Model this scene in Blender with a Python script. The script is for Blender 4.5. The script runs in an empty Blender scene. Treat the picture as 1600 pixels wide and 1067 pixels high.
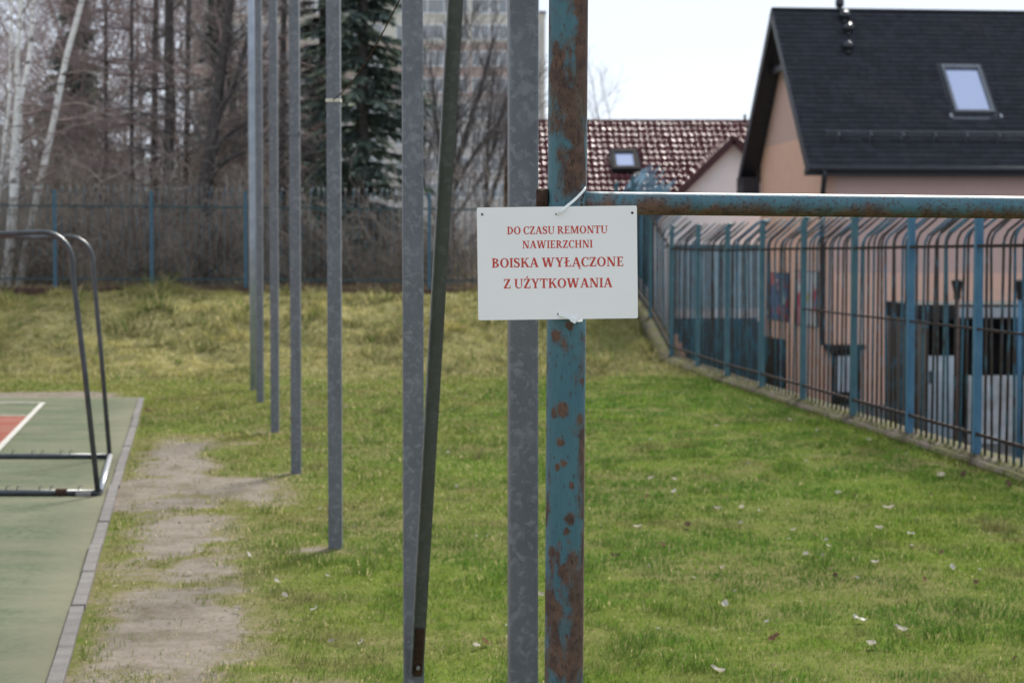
import bpy, bmesh, math, random
import numpy as np
from mathutils import Vector, Matrix

# ------------------------------------------------------------------ camera, sky, sun, exposure
SC = bpy.context.scene
COL = SC.collection
CAM_H, FPX, CX, CY, HOR = 1.73, 3000.0, 800.0, 533.5, 400.0
PITCH = math.atan((CY - HOR) / FPX)
cam = bpy.data.cameras.new('camera')
cam.sensor_width = 36.0
cam.lens = 36.0 * FPX / 1600.0
cam.clip_start, cam.clip_end = 0.1, 5000
cam.dof.use_dof = True
cam.dof.focus_distance = 5.0
cam.dof.aperture_fstop = 6.0
cam.dof.aperture_blades = 9
camo = bpy.data.objects.new('camera', cam)
COL.objects.link(camo)
camo.location = (0, 0, CAM_H)
camo.rotation_euler = (math.pi / 2 - PITCH, 0, 0)
SC.camera = camo

SUN_AZ, SUN_EL = math.radians(20), math.radians(39)      # ahead of the camera, a little to the right
world = bpy.data.worlds.new('World')
SC.world = world
world.use_nodes = True
wn, wl = world.node_tree.nodes, world.node_tree.links
wn.clear()
w_out = wn.new('ShaderNodeOutputWorld')
w_bg = wn.new('ShaderNodeBackground')
w_bg.inputs['Strength'].default_value = 0.11
w_sky = wn.new('ShaderNodeTexSky')
w_sky.sky_type = 'NISHITA'
w_sky.sun_disc = False
w_sky.sun_elevation = SUN_EL
w_sky.sun_rotation = SUN_AZ
w_tc = wn.new('ShaderNodeTexCoord')
w_map = wn.new('ShaderNodeMapping')
w_map.inputs['Scale'].default_value = (1, 1, 3)
w_noise = wn.new('ShaderNodeTexNoise')
w_noise.inputs['Scale'].default_value = 2.2
w_noise.inputs['Detail'].default_value = 5
w_ramp = wn.new('ShaderNodeMapRange')
w_ramp.inputs[1].default_value, w_ramp.inputs[2].default_value = 0.3, 0.7
w_ramp.inputs[3].default_value, w_ramp.inputs[4].default_value = 0.87, 0.99
w_mix = wn.new('ShaderNodeMix')
w_mix.data_type = 'RGBA'
w_mix.inputs['B'].default_value = (5.25, 5.8, 6.7, 1)          # thin bright cloud
wl.new(w_tc.outputs['Generated'], w_map.inputs['Vector'])
wl.new(w_map.outputs[0], w_noise.inputs['Vector'])
wl.new(w_noise.outputs['Fac'], w_ramp.inputs[0])
wl.new(w_ramp.outputs[0], w_mix.inputs['Factor'])
wl.new(w_sky.outputs[0], w_mix.inputs['A'])
wl.new(w_mix.outputs['Result'], w_bg.inputs['Color'])
wl.new(w_bg.outputs[0], w_out.inputs[0])

sun = bpy.data.lights.new('sun', 'SUN')
sun.energy = 4.7
sun.angle = math.radians(13.0)
sun.color = (1.0, 0.95, 0.87)
suno = bpy.data.objects.new('sun', sun)
COL.objects.link(suno)
sdir = Vector((math.sin(SUN_AZ) * math.cos(SUN_EL), math.cos(SUN_AZ) * math.cos(SUN_EL), math.sin(SUN_EL)))
suno.rotation_euler = sdir.to_track_quat('Z', 'Y').to_euler()
suno.location = sdir * 100

SC.view_settings.view_transform = 'Standard'
SC.view_settings.look = 'None'
SC.view_settings.gamma = 1.0
SC.view_settings.exposure = 0.66
SC.view_settings.use_curve_mapping = False
SC.cycles.max_bounces = 6
SC.cycles.transparent_max_bounces = 8
SC.cycles.sample_clamp_indirect = 6

# ------------------------------------------------------------------ helpers
random.seed(11)
RNG = np.random.default_rng(5)
Fw = Vector((0, math.cos(PITCH), -math.sin(PITCH)))
Up = Vector((0, math.sin(PITCH), math.cos(PITCH)))
CAMP = Vector((0, 0, CAM_H))


def ray(px, py):
    return Fw + Vector((1, 0, 0)) * ((px - CX) / FPX) + Up * ((CY - py) / FPX)


def at(px, py, Y):
    d = ray(px, py)
    return CAMP + d * (Y / d.y)


def hit(px, py, p0, n):
    d = ray(px, py)
    return CAMP + d * ((Vector(p0) - CAMP).dot(n) / d.dot(n))


def smooth(a, b, x):
    t = np.clip((x - a) / (b - a), 0, 1)
    return t * t * (3 - 2 * t)


def vnoise(x, y, seed=0):
    x = np.asarray(x, float); y = np.asarray(y, float)
    xi, yi = np.floor(x), np.floor(y)
    fx, fy = x - xi, y - yi
    fx, fy = fx * fx * (3 - 2 * fx), fy * fy * (3 - 2 * fy)

    def h(a, b):
        s = np.sin(a * 127.1 + b * 311.7 + seed * 74.7) * 43758.5453
        return s - np.floor(s)
    return ((h(xi, yi) * (1 - fx) + h(xi + 1, yi) * fx) * (1 - fy)
            + (h(xi, yi + 1) * (1 - fx) + h(xi + 1, yi + 1) * fx) * fy)


def fnoise(x, y, seed=0):
    return (vnoise(x, y, seed) * .5 + vnoise(x * 2.1 + 3, y * 2.1, seed + 1) * .3 + vnoise(x * 4.3, y * 4.3 + 7, seed + 2) * .2)


def tag(o, label=None, cat=None, group=None, kind=None):
    if label: o['label'] = label
    if cat: o['category'] = cat
    if group: o['group'] = group
    if kind: o['kind'] = kind
    return o


def thing(name, loc, label, cat, group=None):
    o = bpy.data.objects.new(name, None)
    o.empty_display_size = 0.1
    COL.objects.link(o)
    o.location = loc
    return tag(o, label, cat, group)


def worigin(o):
    v = Vector((0, 0, 0))
    while o is not None:
        v += o.location
        o = o.parent
    return v


def link(name, me, mat=None, parent=None, loc=(0, 0, 0)):
    o = bpy.data.objects.new(name, me)
    COL.objects.link(o)
    if mat is not None and not me.materials:
        me.materials.append(mat)
    if parent is not None:
        o.parent = parent
    o.location = loc
    return o


class MB:
    def __init__(s):
        s.v, s.f, s.sm = [], [], []

    def add(s, vs, fs, sm=False):
        b = len(s.v)
        s.v += [tuple(v) for v in vs]
        s.f += [tuple(b + i for i in f) for f in fs]
        s.sm += [sm] * len(fs)
        return s

    def box(s, x0, x1, y0, y1, z0, z1):
        return s.obox(Vector(((x0 + x1) / 2, (y0 + y1) / 2, (z0 + z1) / 2)), Vector((1, 0, 0)), Vector((0, 1, 0)), Vector((0, 0, 1)),
                      abs(x1 - x0) / 2, abs(y1 - y0) / 2, abs(z1 - z0) / 2)

    def obox(s, c, ax, ay, az, hx, hy, hz):
        c = Vector(c)
        vs = [c + ax * (hx * i) + ay * (hy * j) + az * (hz * k) for k in (-1, 1) for j in (-1, 1) for i in (-1, 1)]
        return s.add(vs, [(0, 2, 3, 1), (4, 5, 7, 6), (0, 1, 5, 4), (2, 6, 7, 3), (0, 4, 6, 2), (1, 3, 7, 5)])

    def bar(s, p0, p1, w, h, up=Vector((0, 0, 1))):
        p0, p1 = Vector(p0), Vector(p1)
        d = (p1 - p0); L = d.length; d.normalize()
        sd = d.cross(up)
        if sd.length < 1e-4:
            sd = d.cross(Vector((0, 1, 0)))
        sd.normalize(); u = sd.cross(d)
        return s.obox((p0 + p1) / 2, d, sd, u, L / 2, w / 2, h / 2)

    def tube(s, pts, r, n=10, caps=True, sm=True):
        pts = [Vector(p) for p in pts]
        rs = r if isinstance(r, (list, tuple)) else [r] * len(pts)
        prev = None; rings = []
        for i, p in enumerate(pts):
            d = (pts[min(i + 1, len(pts) - 1)] - pts[max(i - 1, 0)]).normalized()
            if prev is None:
                a = d.cross(Vector((0, 0, 1)))
                if a.length < 1e-3: a = d.cross(Vector((0, 1, 0)))
            else:
                a = prev - d * prev.dot(d)
            a.normalize(); prev = a
            b = d.cross(a)
            rings.append([p + (a * math.cos(2 * math.pi * k / n) + b * math.sin(2 * math.pi * k / n)) * rs[i] for k in range(n)])
        vs = [v for ring in rings for v in ring]
        fs = [(i * n + k, i * n + (k + 1) % n, (i + 1) * n + (k + 1) % n, (i + 1) * n + k)
              for i in range(len(pts) - 1) for k in range(n)]
        b0 = len(s.v)
        s.add(vs, fs, sm)
        if caps:
            s.f.append(tuple(b0 + k for k in reversed(range(n)))); s.sm.append(False)
            e = b0 + (len(pts) - 1) * n
            s.f.append(tuple(e + k for k in range(n))); s.sm.append(False)
        return s

    def quad(s, a, b, c, d):
        return s.add([a, b, c, d], [(0, 1, 2, 3)])

    def sphere(s, c, r, nu=10, nv=6, sz=1.0):
        c = Vector(c); vs = []; fs = []
        for j in range(nv + 1):
            t = math.pi * j / nv
            for i in range(nu):
                a = 2 * math.pi * i / nu
                vs.append(c + Vector((math.sin(t) * math.cos(a) * r, math.sin(t) * math.sin(a) * r, math.cos(t) * r * sz)))
        for j in range(nv):
            for i in range(nu):
                fs.append((j * nu + i, (j + 1) * nu + i, (j + 1) * nu + (i + 1) % nu, j * nu + (i + 1) % nu))
        return s.add(vs, fs, True)

    def mesh(s, name, off=Vector((0, 0, 0))):
        me = bpy.data.meshes.new(name)
        me.from_pydata([(v[0] - off[0], v[1] - off[1], v[2] - off[2]) for v in s.v], [], s.f)
        me.polygons.foreach_set('use_smooth', s.sm)
        me.update()
        return me

    def build(s, name, mat, parent=None, bevel=0.0):
        off = worigin(parent) if parent is not None else Vector((0, 0, 0))
        me = s.mesh(name, off)
        o = link(name, me, mat, parent)
        if bevel:
            m = o.modifiers.new('bevel', 'BEVEL')
            m.width = bevel; m.segments = 2; m.limit_method = 'ANGLE'
        return o


def fast_mesh(name, verts, faces, smooth_=False):
    verts = np.ascontiguousarray(verts, dtype=np.float32); faces = np.ascontiguousarray(faces, dtype=np.int32)
    me = bpy.data.meshes.new(name)
    k = faces.shape[1]
    me.vertices.add(len(verts)); me.vertices.foreach_set('co', verts.ravel())
    me.loops.add(faces.size); me.loops.foreach_set('vertex_index', faces.ravel())
    me.polygons.add(len(faces)); me.polygons.foreach_set('loop_start', np.arange(0, faces.size, k, dtype=np.int32))
    if smooth_: me.polygons.foreach_set('use_smooth', np.ones(len(faces), dtype=bool))
    me.update(calc_edges=True)
    return me


def set_color(me, name, rgb):
    a = me.attributes.new(name, 'FLOAT_COLOR', 'POINT')
    c = np.ones((len(me.vertices), 4), dtype=np.float32)
    c[:, :3] = rgb
    a.data.foreach_set('color', c.ravel())


# ------------------------------------------------------------------ materials
class NT:
    def __init__(s, name):
        s.m = bpy.data.materials.new(name); s.m.use_nodes = True
        s.n, s.l = s.m.node_tree.nodes, s.m.node_tree.links
        s.b = s.n['Principled BSDF']
        s.tc = s.n.new('ShaderNodeTexCoord')

    def set(s, **k):
        for a, v in k.items():
            s.b.inputs[a.replace('_', ' ')].default_value = v
        return s

    def coord(s, scale=(1, 1, 1), out='Object'):
        m = s.n.new('ShaderNodeMapping'); m.inputs['Scale'].default_value = scale
        s.l.new(s.tc.outputs[out], m.inputs[0]); return m.outputs[0]

    def noise(s, scale, detail=4, rough=.55, vec=None, dist=0.0):
        t = s.n.new('ShaderNodeTexNoise'); t.inputs['Scale'].default_value = scale; t.inputs['Detail'].default_value = detail
        t.inputs['Roughness'].default_value = rough; t.inputs['Distortion'].default_value = dist
        s.l.new(vec if vec is not None else s.coord(), t.inputs['Vector']); return t.outputs['Fac']

    def vor(s, scale, vec=None, feature='F1', out='Distance'):
        t = s.n.new('ShaderNodeTexVoronoi'); t.feature = feature; t.inputs['Scale'].default_value = scale
        s.l.new(vec if vec is not None else s.coord(), t.inputs['Vector']); return t.outputs[out]

    def rng(s, f, a, b, c=0.0, d=1.0):
        t = s.n.new('ShaderNodeMapRange'); s.l.new(f, t.inputs[0])
        for i, v in enumerate((a, b, c, d)): t.inputs[i + 1].default_value = v
        return t.outputs[0]

    def mix(s, f, a, b):
        t = s.n.new('ShaderNodeMix'); t.data_type = 'RGBA'
        for k, v in (('Factor', f), ('A', a), ('B', b)):
            if isinstance(v, (int, float)): t.inputs[k].default_value = v
            elif isinstance(v, tuple): t.inputs[k].default_value = (*v[:3], 1)
            else: s.l.new(v, t.inputs[k])
        return t.outputs['Result']

    def math(s, op, a, b=0.0):
        t = s.n.new('ShaderNodeMath'); t.operation = op
        for i, v in enumerate((a, b)):
            if isinstance(v, (int, float)): t.inputs[i].default_value = v
            else: s.l.new(v, t.inputs[i])
        return t.outputs[0]

    def ramp(s, f, stops):
        t = s.n.new('ShaderNodeValToRGB'); s.l.new(f, t.inputs[0])
        el = t.color_ramp.elements
        while len(el) < len(stops): el.new(0.5)
        for e, (p, c) in zip(el, stops):
            e.position = p; e.color = (c, c, c, 1) if isinstance(c, (int, float)) else (*c, 1)
        return t.outputs[0]

    def sep(s, vec):
        t = s.n.new('ShaderNodeSeparateXYZ'); s.l.new(vec, t.inputs[0]); return t.outputs

    def attr(s, name):
        t = s.n.new('ShaderNodeAttribute'); t.attribute_name = name; return t.outputs['Color']

    def col(s, c): s.l.new(c, s.b.inputs['Base Color']); return s

    def rough(s, c): s.l.new(c, s.b.inputs['Roughness']); return s

    def bump(s, h, strength=.3, dist=.01):
        t = s.n.new('ShaderNodeBump'); t.inputs['Strength'].default_value = strength; t.inputs['Distance'].default_value = dist
        s.l.new(h, t.inputs['Height']); s.l.new(t.outputs[0], s.b.inputs['Normal']); return s


def mottled(name, a, b, scale=6, rough=.8, bump=.0, metallic=0.0, stretch=(1, 1, 1), lo=.35, hi=.65, bd=.01):
    t = NT(name).set(Roughness=rough, Metallic=metallic)
    if rough >= .8: t.b.inputs['Specular IOR Level'].default_value = .12
    v = t.coord(stretch)
    n = t.noise(scale, 6, .6, v)
    t.col(t.mix(t.rng(n, lo, hi), a, b))
    if bump: t.bump(t.noise(scale * 4, 4, .6, v), bump, bd)
    return t.m


M = {}


def galvanised(name, dark, light):
    t = NT(name).set(Roughness=.5, Metallic=.35)
    v = t.coord()
    warp = t.n.new('ShaderNodeMix'); warp.data_type = 'VECTOR'
    tn = t.n.new('ShaderNodeTexNoise'); tn.inputs['Scale'].default_value = 22; tn.inputs['Detail'].default_value = 4
    t.l.new(v, tn.inputs['Vector'])
    warp.inputs['Factor'].default_value = .06
    t.l.new(v, warp.inputs[4]); t.l.new(tn.outputs['Color'], warp.inputs[5])
    cell = t.vor(52, warp.outputs[1], 'F1', 'Color')
    c = t.sep(cell)[0]
    spang = t.rng(c, .5, .72)
    n = t.noise(30, 5, .6, v, .6)
    f = t.math('MULTIPLY', spang, t.rng(n, .42, .58))
    base = t.mix(t.rng(t.noise(7, 4, .5, v), .35, .65), dark, tuple(x * 1.2 for x in dark))
    base = t.mix(f, base, light)
    specks = t.rng(t.noise(160, 2, .5, v), .64, .72)
    base = t.mix(t.math('MULTIPLY', specks, .35), base, tuple(x * 1.4 for x in light))
    streak = t.rng(t.noise(5, 5, .6, t.coord((9, 9, .5))), .58, .78)
    base = t.mix(t.math('MULTIPLY', streak, .3), base, tuple(x * .6 for x in dark))
    t.col(base)
    t.rough(t.rng(c, 0, 1, .42, .6))
    t.bump(t.noise(60, 3, .5, v), .06, .003)
    return t.m


M['galv'] = galvanised('galvanised_steel', (.118, .125, .138), (.20, .21, .225))
M['galv_dark'] = galvanised('weathered_galvanised_steel', (.082, .088, .098), (.12, .127, .138))


def rusty_blue(name, kind):
    t = NT(name)
    v = t.coord()
    x, y, z = t.sep(v)
    teal = t.mix(t.rng(t.noise(5, 3, .5, t.coord((3, 3, .6))), .35, .65), (.036, .118, .158), (.058, .145, .176))
    teal = t.mix(t.rng(t.noise(40, 3, .6, t.coord((3, 3, .35))), .45, .75, 0, .5), teal, (.03, .09, .11))
    n = t.noise(9, 9, .66, t.coord((1.5, 1.5, .8)), .4)
    n2 = t.noise(3.2, 3, .5, t.coord((4, 4, .8)))
    spk = t.noise(95, 3, .6, t.coord((1.4, 1.4, .55)))
    if kind == 'post':
        # how far the rust has eaten into the paint at each height (0 ground .. 3 m), more on the right flank
        hz = t.ramp(t.math('DIVIDE', z, 3.2), [(.0, .5), (.20, .62), (.27, .55), (.32, .46), (.37, .44), (.42, .42), (.48, .44), (.53, .46), (.57, .50), (.62, .49), (.70, .50), (1.0, .50)])
        flank = t.math('MULTIPLY', x, 2.9)
        edge = t.math('MULTIPLY', t.math('ABSOLUTE', x), 1.2)
        m = t.math('ADD', t.math('ADD', t.math('MULTIPLY', t.math('SUBTRACT', n, .5), 1.5), hz), t.math('ADD', flank, edge))
        m = t.math('ADD', m, t.math('MULTIPLY', t.math('SUBTRACT', n2, .5), 1.1))
        m = t.rng(m, .50, .68)
        spots_ = t.rng(t.noise(12, 6, .62, t.coord((1.2, 1.2, .6))), .545, .62)
        m = t.math('MAXIMUM', m, spots_)
        ragged = t.math('MULTIPLY', t.math('SUBTRACT', t.noise(70, 4, .65, v), .5), .030)
        for sx_, sz_, sr_ in ((-.012, 1.327, .022), (-.030, 1.318, .013), (-.016, 1.243, .013), (-.006, 1.188, .010), (-.021, 1.176, .010), (.012, 1.042, .017), (.016, 1.128, .008), (.004, 1.01, .012),
                              (-.004, .905, .020), (.02, .93, .024), (-.035, .95, .016), (.03, .83, .03), (-.02, .80, .022), (.038, 1.30, .016), (.042, 1.40, .012), (-.03, 1.52, .018), (.008, 1.55, .012)):
            dn = t.n.new('ShaderNodeVectorMath'); dn.operation = 'DISTANCE'
            sq = t.n.new('ShaderNodeVectorMath'); sq.operation = 'MULTIPLY'; sq.inputs[1].default_value = (1, 1, .8)
            t.l.new(v, sq.inputs[0]); t.l.new(sq.outputs[0], dn.inputs[0])
            dn.inputs[1].default_value = (sx_, -math.sqrt(.0515 ** 2 - sx_ ** 2), sz_ * .8)
            m = t.math('MAXIMUM', m, t.rng(t.math('ADD', dn.outputs['Value'], ragged), sr_ * 1.05, sr_ * .62))
    else:
        under = t.math('MULTIPLY', z, -6.5)
        fade = t.rng(x, .0, 1.3, .12, -.0)
        m = t.math('ADD', t.math('ADD', n, under), fade)
        m = t.rng(m, .50, .72)
        spk = t.noise(120, 3, .6, v)
    pits = t.rng(spk, *((.61, .67) if kind == 'post' else (.54, .62)))
    rust = t.mix(t.rng(t.noise(28, 6, .65, v), .38, .64), (.062, .036, .029), (.135, .074, .050))
    rust = t.mix(t.rng(t.noise(11, 4, .6, t.coord((3, 3, .5))), .55, .7, 0, .75), rust, (.11, .095, .07))
    rust = t.mix(t.rng(spk, .56, .66), rust, (.035, .02, .016))
    c = t.mix(m, teal, rust)
    c = t.mix(t.math('MULTIPLY', pits, .8), c, (.045, .03, .024))
    t.col(c)
    t.rough(t.rng(m, 0, 1, .55, .9))
    t.bump(t.math('ADD', t.math('MULTIPLY', m, .6), t.math('MULTIPLY', spk, .8)), .35, .0025)
    return t.m


M['post_blue'] = rusty_blue('rusted_blue_paint_post', 'post')
M['pipe_blue'] = rusty_blue('rusted_blue_paint_pipe', 'pipe')
M['rust'] = mottled('bare_rust', (.034, .022, .017), (.075, .042, .028), 40, .9, .4)
M['rail_rust'] = mottled('dark_rusty_rail', (.022, .017, .015), (.045, .030, .024), 20, .8, .2)
M['rail_far'] = mottled('dark_teal_rail', (.022, .05, .06), (.035, .065, .075), 9, .7)
M['sign'] = mottled('white_sign_board', (.88, .845, .85), (.90, .865, .87), 7, .4, .01)
M['ink'] = NT('red_ink').set(Base_Color=(.56, .048, .030, 1), Roughness=.45).m
M['tie'] = NT('white_nylon').set(Base_Color=(.85, .87, .88, 1), Roughness=.35).m
M['fence_blue'] = mottled('fence_blue_paint', (.035, .125, .215), (.065, .175, .265), 14, .55, .15, stretch=(1, 1, .4))
M['post_far'] = mottled('dull_blue_post', (.035, .095, .145), (.055, .125, .175), 9, .6)
M['fence_teal'] = mottled('fence_teal_paint', (.035, .10, .13), (.06, .14, .16), 14, .6, .15, stretch=(1, 1, .4))


def worn_bar(name, seed, bias, rustc=(.030, .0195, .016)):
    t = NT(name).set(Roughness=.65)
    oi = t.n.new('ShaderNodeObjectInfo')
    v = t.coord((2, 2, .9))
    add = t.n.new('ShaderNodeVectorMath'); add.operation = 'ADD'
    comb = t.n.new('ShaderNodeCombineXYZ')
    t.l.new(t.math('MULTIPLY', oi.outputs['Random'], 37.0), comb.inputs[2])
    t.l.new(v, add.inputs[0]); t.l.new(comb.outputs[0], add.inputs[1])
    n = t.noise(3.5, 5, .65, add.outputs[0])
    blue = t.mix(oi.outputs['Random'], (.026, .10, .155), (.042, .105, .12))
    t.col(t.mix(t.rng(n, bias, bias + .1), blue, rustc))
    return t.m


M['bar_worn'] = worn_bar('worn_blue_bar', 1, .50)
M['bar_rust'] = worn_bar('mostly_rusty_bar', 2, .40)
M['bar_far'] = worn_bar('grey_blue_bar', 3, .44, (.15, .13, .12))
M['concrete'] = mottled('concrete', (.21, .195, .18), (.30, .285, .265), 9, .9, .4)
M['kerb'] = mottled('kerb_concrete', (.115, .106, .099), (.17, .158, .147), 7, .9, .35)


def plinth_mat():
    t = NT('mossy_plinth_concrete').set(Roughness=.95)
    t.b.inputs['Specular IOR Level'].default_value = .1
    n = t.noise(5, 7, .65)
    c = t.mix(t.rng(n, .35, .65), (.075, .058, .043), (.13, .11, .086))
    c = t.mix(t.rng(t.noise(2.3, 6, .6), .42, .58), c, (.088, .088, .032))
    c = t.mix(t.rng(t.noise(11, 5, .6), .58, .68), c, (.045, .034, .026))
    t.col(c); t.bump(n, .6, .02)
    return t.m


M['plinth'] = plinth_mat()
M['brick_plinth'] = mottled('old_brick_plinth', (.065, .038, .032), (.115, .072, .056), 6, .95, .5)


def ground_mat():
    t = NT('lawn_soil_and_turf').set(Roughness=1.0)
    t.b.inputs['Specular IOR Level'].default_value = .03
    v = t.coord(); a = t.attr('zone'); z = t.n.new('ShaderNodeSeparateColor'); t.l.new(a, z.inputs[0])
    n1, n2, n3 = t.noise(.55, 5, .6, v), t.noise(6, 6, .65, v), t.noise(38, 4, .6, v)
    grass = t.mix(t.rng(n2, .35, .65), (.065, .098, .012), (.115, .140, .024))
    dry = t.mix(t.rng(n2, .3, .7), (.09, .088, .03), (.16, .14, .06))
    c = t.mix(t.rng(n1, .4, .65), grass, dry)
    bank = t.mix(t.rng(n2, .35, .65), (.19, .175, .06), (.27, .24, .115))
    c = t.mix(z.outputs[1], c, bank)
    soil = t.mix(t.rng(n2, .3, .7), (.135, .113, .09), (.205, .176, .145))
    soil = t.mix(t.rng(n3, .45, .7), soil, (.205, .178, .15))
    soil = t.mix(t.rng(t.noise(2.6, 6, .7, v), .48, .68, 0, .8), soil, (.09, .074, .048))
    m = t.rng(t.math('ADD', z.outputs[0], t.math('MULTIPLY', t.math('SUBTRACT', n2, .5), .9)), .35, .62)
    mo = t.rng(t.math('ADD', z.outputs[0], t.math('MULTIPLY', t.math('SUBTRACT', n2, .5), 1.3)), .08, .45)
    c = t.mix(mo, c, t.mix(t.rng(n3, .4, .65), (.115, .105, .045), (.19, .155, .10)))
    c = t.mix(m, c, soil)
    c = t.mix(z.outputs[2], c, t.mix(n2, (.085, .082, .078), (.13, .125, .118)))
    t.col(c)
    t.bump(t.math('ADD', n2, t.math('MULTIPLY', n3, .5)), .5, .03)
    return t.m


M['ground'] = ground_mat()


def blade_mat(name, trans=.35):
    t = NT(name).set(Roughness=.65)
    t.b.inputs['Specular IOR Level'].default_value = .02
    a = t.attr('tint')
    t.l.new(a, t.b.inputs['Base Color'])
    tr = t.n.new('ShaderNodeBsdfTranslucent')
    t.l.new(a, tr.inputs[0])
    mx = t.n.new('ShaderNodeMixShader'); mx.inputs[0].default_value = trans
    t.l.new(t.b.outputs[0], mx.inputs[1]); t.l.new(tr.outputs[0], mx.inputs[2])
    t.l.new(mx.outputs[0], t.n['Material Output'].inputs[0])
    return t.m


M['blade'] = blade_mat('grass_blades', .45)


def turf_mat(name, a, b, sand, amt):
    t = NT(name).set(Roughness=1.0)
    t.b.inputs['Specular IOR Level'].default_value = .04
    v = t.coord()
    n = t.noise(1.1, 6, .6, t.coord((1, 2.2, 1)))
    c = t.mix(t.rng(t.noise(18, 7, .75, v), .36, .64), tuple(x * .9 for x in a), tuple(x * 1.08 for x in b))
    c = t.mix(t.math('MULTIPLY', t.rng(n, .40, .66), amt), c, sand)
    edge = t.rng(t.math('ADD', t.attr('edge'), t.math('MULTIPLY', t.noise(4, 5, .6, v), .7)), .75, 1.35)
    c = t.mix(t.math('MULTIPLY', edge, .8), c, sand)
    c = t.mix(t.rng(t.noise(.35, 3, .5, v), .45, .7, 0, .3), c, tuple(x * .75 for x in a))
    t.col(c); t.bump(t.noise(120, 3, .6, v), .3, .006)
    return t.m


M['turf_green'] = turf_mat('sanded_green_turf', (.082, .098, .060), (.112, .128, .080), (.165, .158, .110), .7)
M['turf_red'] = turf_mat('faded_red_turf', (.20, .062, .046), (.26, .09, .066), (.25, .155, .115), .5)
M['line'] = mottled('faded_white_line', (.34, .325, .285), (.46, .445, .40), 12, .95)
M['goal'] = mottled('dark_goal_tube', (.045, .052, .058), (.075, .082, .088), 10, .38, .05, metallic=.3)
M['goal_bright'] = mottled('bright_goal_tube', (.26, .27, .285), (.34, .35, .37), 10, .35, .05, metallic=.5)  # lighter colour on the goal's back bar paints in the sky it reflects
M['leaf'] = blade_mat('dead_leaf', .3)

# ------------------------------------------------------------------ terrain
FZ = -2.2                                                      # yard level beyond the right-hand fence


def xf(Y): return 2.6 + 0.0901 * (31.3 - np.clip(Y, 4, 60))    # right fence line


def xk(Y): return -4.5 + 0.1702 * (23.07 - Y)                   # pitch kerb line


def gz(X, Y):
    X = np.asarray(X, float); Y = np.asarray(Y, float)
    k = smooth(-2.2, 2.2, X)
    h = 0.98 * smooth(26.8 + 4.0 * k, 35.2 + .3 * k, Y)
    lump = (fnoise(X * .9, Y * .9, 3) - .5) * (.05 + .46 * smooth(27, 29, Y) * (1 - smooth(36.4, 37.2, Y)))
    off = np.clip((X - xk(Y) - .1) / .5, 0, 1)                   # the pitch is level
    flat = np.where((Y < 23.6), off, 1.0)
    fn = np.clip((xf(Y) - X - .1) / .6, 0, 1)
    inside = h + lump * flat * fn
    s = X - xf(Y)
    return inside * (1 - smooth(.10, .20, s)) + FZ * smooth(.10, .20, s)


def dirt(X, Y):
    o = X - xk(Y)
    band = np.exp(-np.abs((o - .52) / .37) ** 2.2) * (1 - smooth(16.8, 19.5, Y))
    n = .45 * fnoise(X * 1.6, Y * .9, 9) + .55 * fnoise(X * 4.5, Y * 4.0, 11)
    d = band * (.33 + .70 * smooth(.34, .60, n))
    d = np.maximum(d, .8 * smooth(.62, .72, fnoise(X * .8, Y * .5, 21)) * (1 - smooth(.9, 1.7, o)) * (Y < 24))
    d = np.maximum(d, .9 * smooth(23.2, 23.6, Y) * (1 - smooth(23.9, 24.6, Y)) * (1 - smooth(-.6, .0, X - xk(Y))) * (.5 + n))
    for bx_, by_ in ((-1.10, 11.22), (-1.78, 15.2), (-.42, 7.45), (-2.38, 18.85), (.03, 5.3)):
        d = np.maximum(d, .75 * np.exp(-(((X - bx_ + .04) / .16) ** 2 + ((Y - by_) / .16) ** 2)))
    return np.clip(d, 0, 1)


S = np.unique(np.concatenate([[-900, -500, -250, -120, -70, -45, -32, -26], np.arange(-22, -16, .5), np.arange(-16, -.2, .2), np.arange(-.2, .36, .05), np.arange(.4, 3, .4),
                              [4, 6, 9, 14, 20, 30, 50, 90, 160, 300, 900]]))
YY = np.unique(np.concatenate([[-60, -20, -6, 0, 2], np.arange(3, 42, .2), np.arange(42, 60, 2), [65, 75, 90, 120, 160, 220, 300, 500, 900, 2500]]))
gs, gy = np.meshgrid(S, YY)
gx = gs + xf(gy)
gzv = gz(gx, gy)
ny, nx = gx.shape
idx = np.arange(nx * ny).reshape(ny, nx)
gf = np.stack([idx[:-1, :-1], idx[:-1, 1:], idx[1:, 1:], idx[1:, :-1]], -1).reshape(-1, 4)
gme = fast_mesh('ground', np.stack([gx, gy, gzv], -1).reshape(-1, 3), gf, True)
zone = np.stack([dirt(gx, gy), smooth(25.5, 28.5, gy + 2 * (fnoise(gx * .4, gy * .4, 4) - .5)) * (1 - .5 * smooth(-1.5, 1.5, gx)), smooth(.12, .2, gs)], -1).reshape(-1, 3)
set_color(gme, 'zone', zone)
ground = tag(link('ground', gme, M['ground']), 'green and mossy lawn rising to a low bank', kind='structure')

# pitch: green turf, red inner field, painted lines
mb = MB()
ys = np.linspace(3, 23.4, 60); us = [0, .08, .2, .4, .8, 1.6, 4, 14]
vs = [(xk(y) - u, y, .008) for y in ys for u in us]
nu = len(us)
mb.add(vs, [(j * nu + i, (j + 1) * nu + i, (j + 1) * nu + i + 1, j * nu + i + 1) for j in range(59) for i in range(nu - 1)])
pitch = mb.build('sports_pitch', M['turf_green'])
e = np.array([max(1 - u / .5, 0) for y in ys for u in us])
e = np.maximum(e, np.array([smooth(22.9, 23.4, y) for y in ys for u in us]))
set_color(pitch.data, 'edge', np.stack([e] * 3, -1))
tag(pitch, 'faded green artificial turf pitch beside concrete kerb', kind='structure')
dk = Vector((-.1702, 1, 0)).normalized()
A = at(71, 632, 22.4); A.z = 0
xl = lambda y: A.x + .1702 * (A.y - y)


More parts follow.
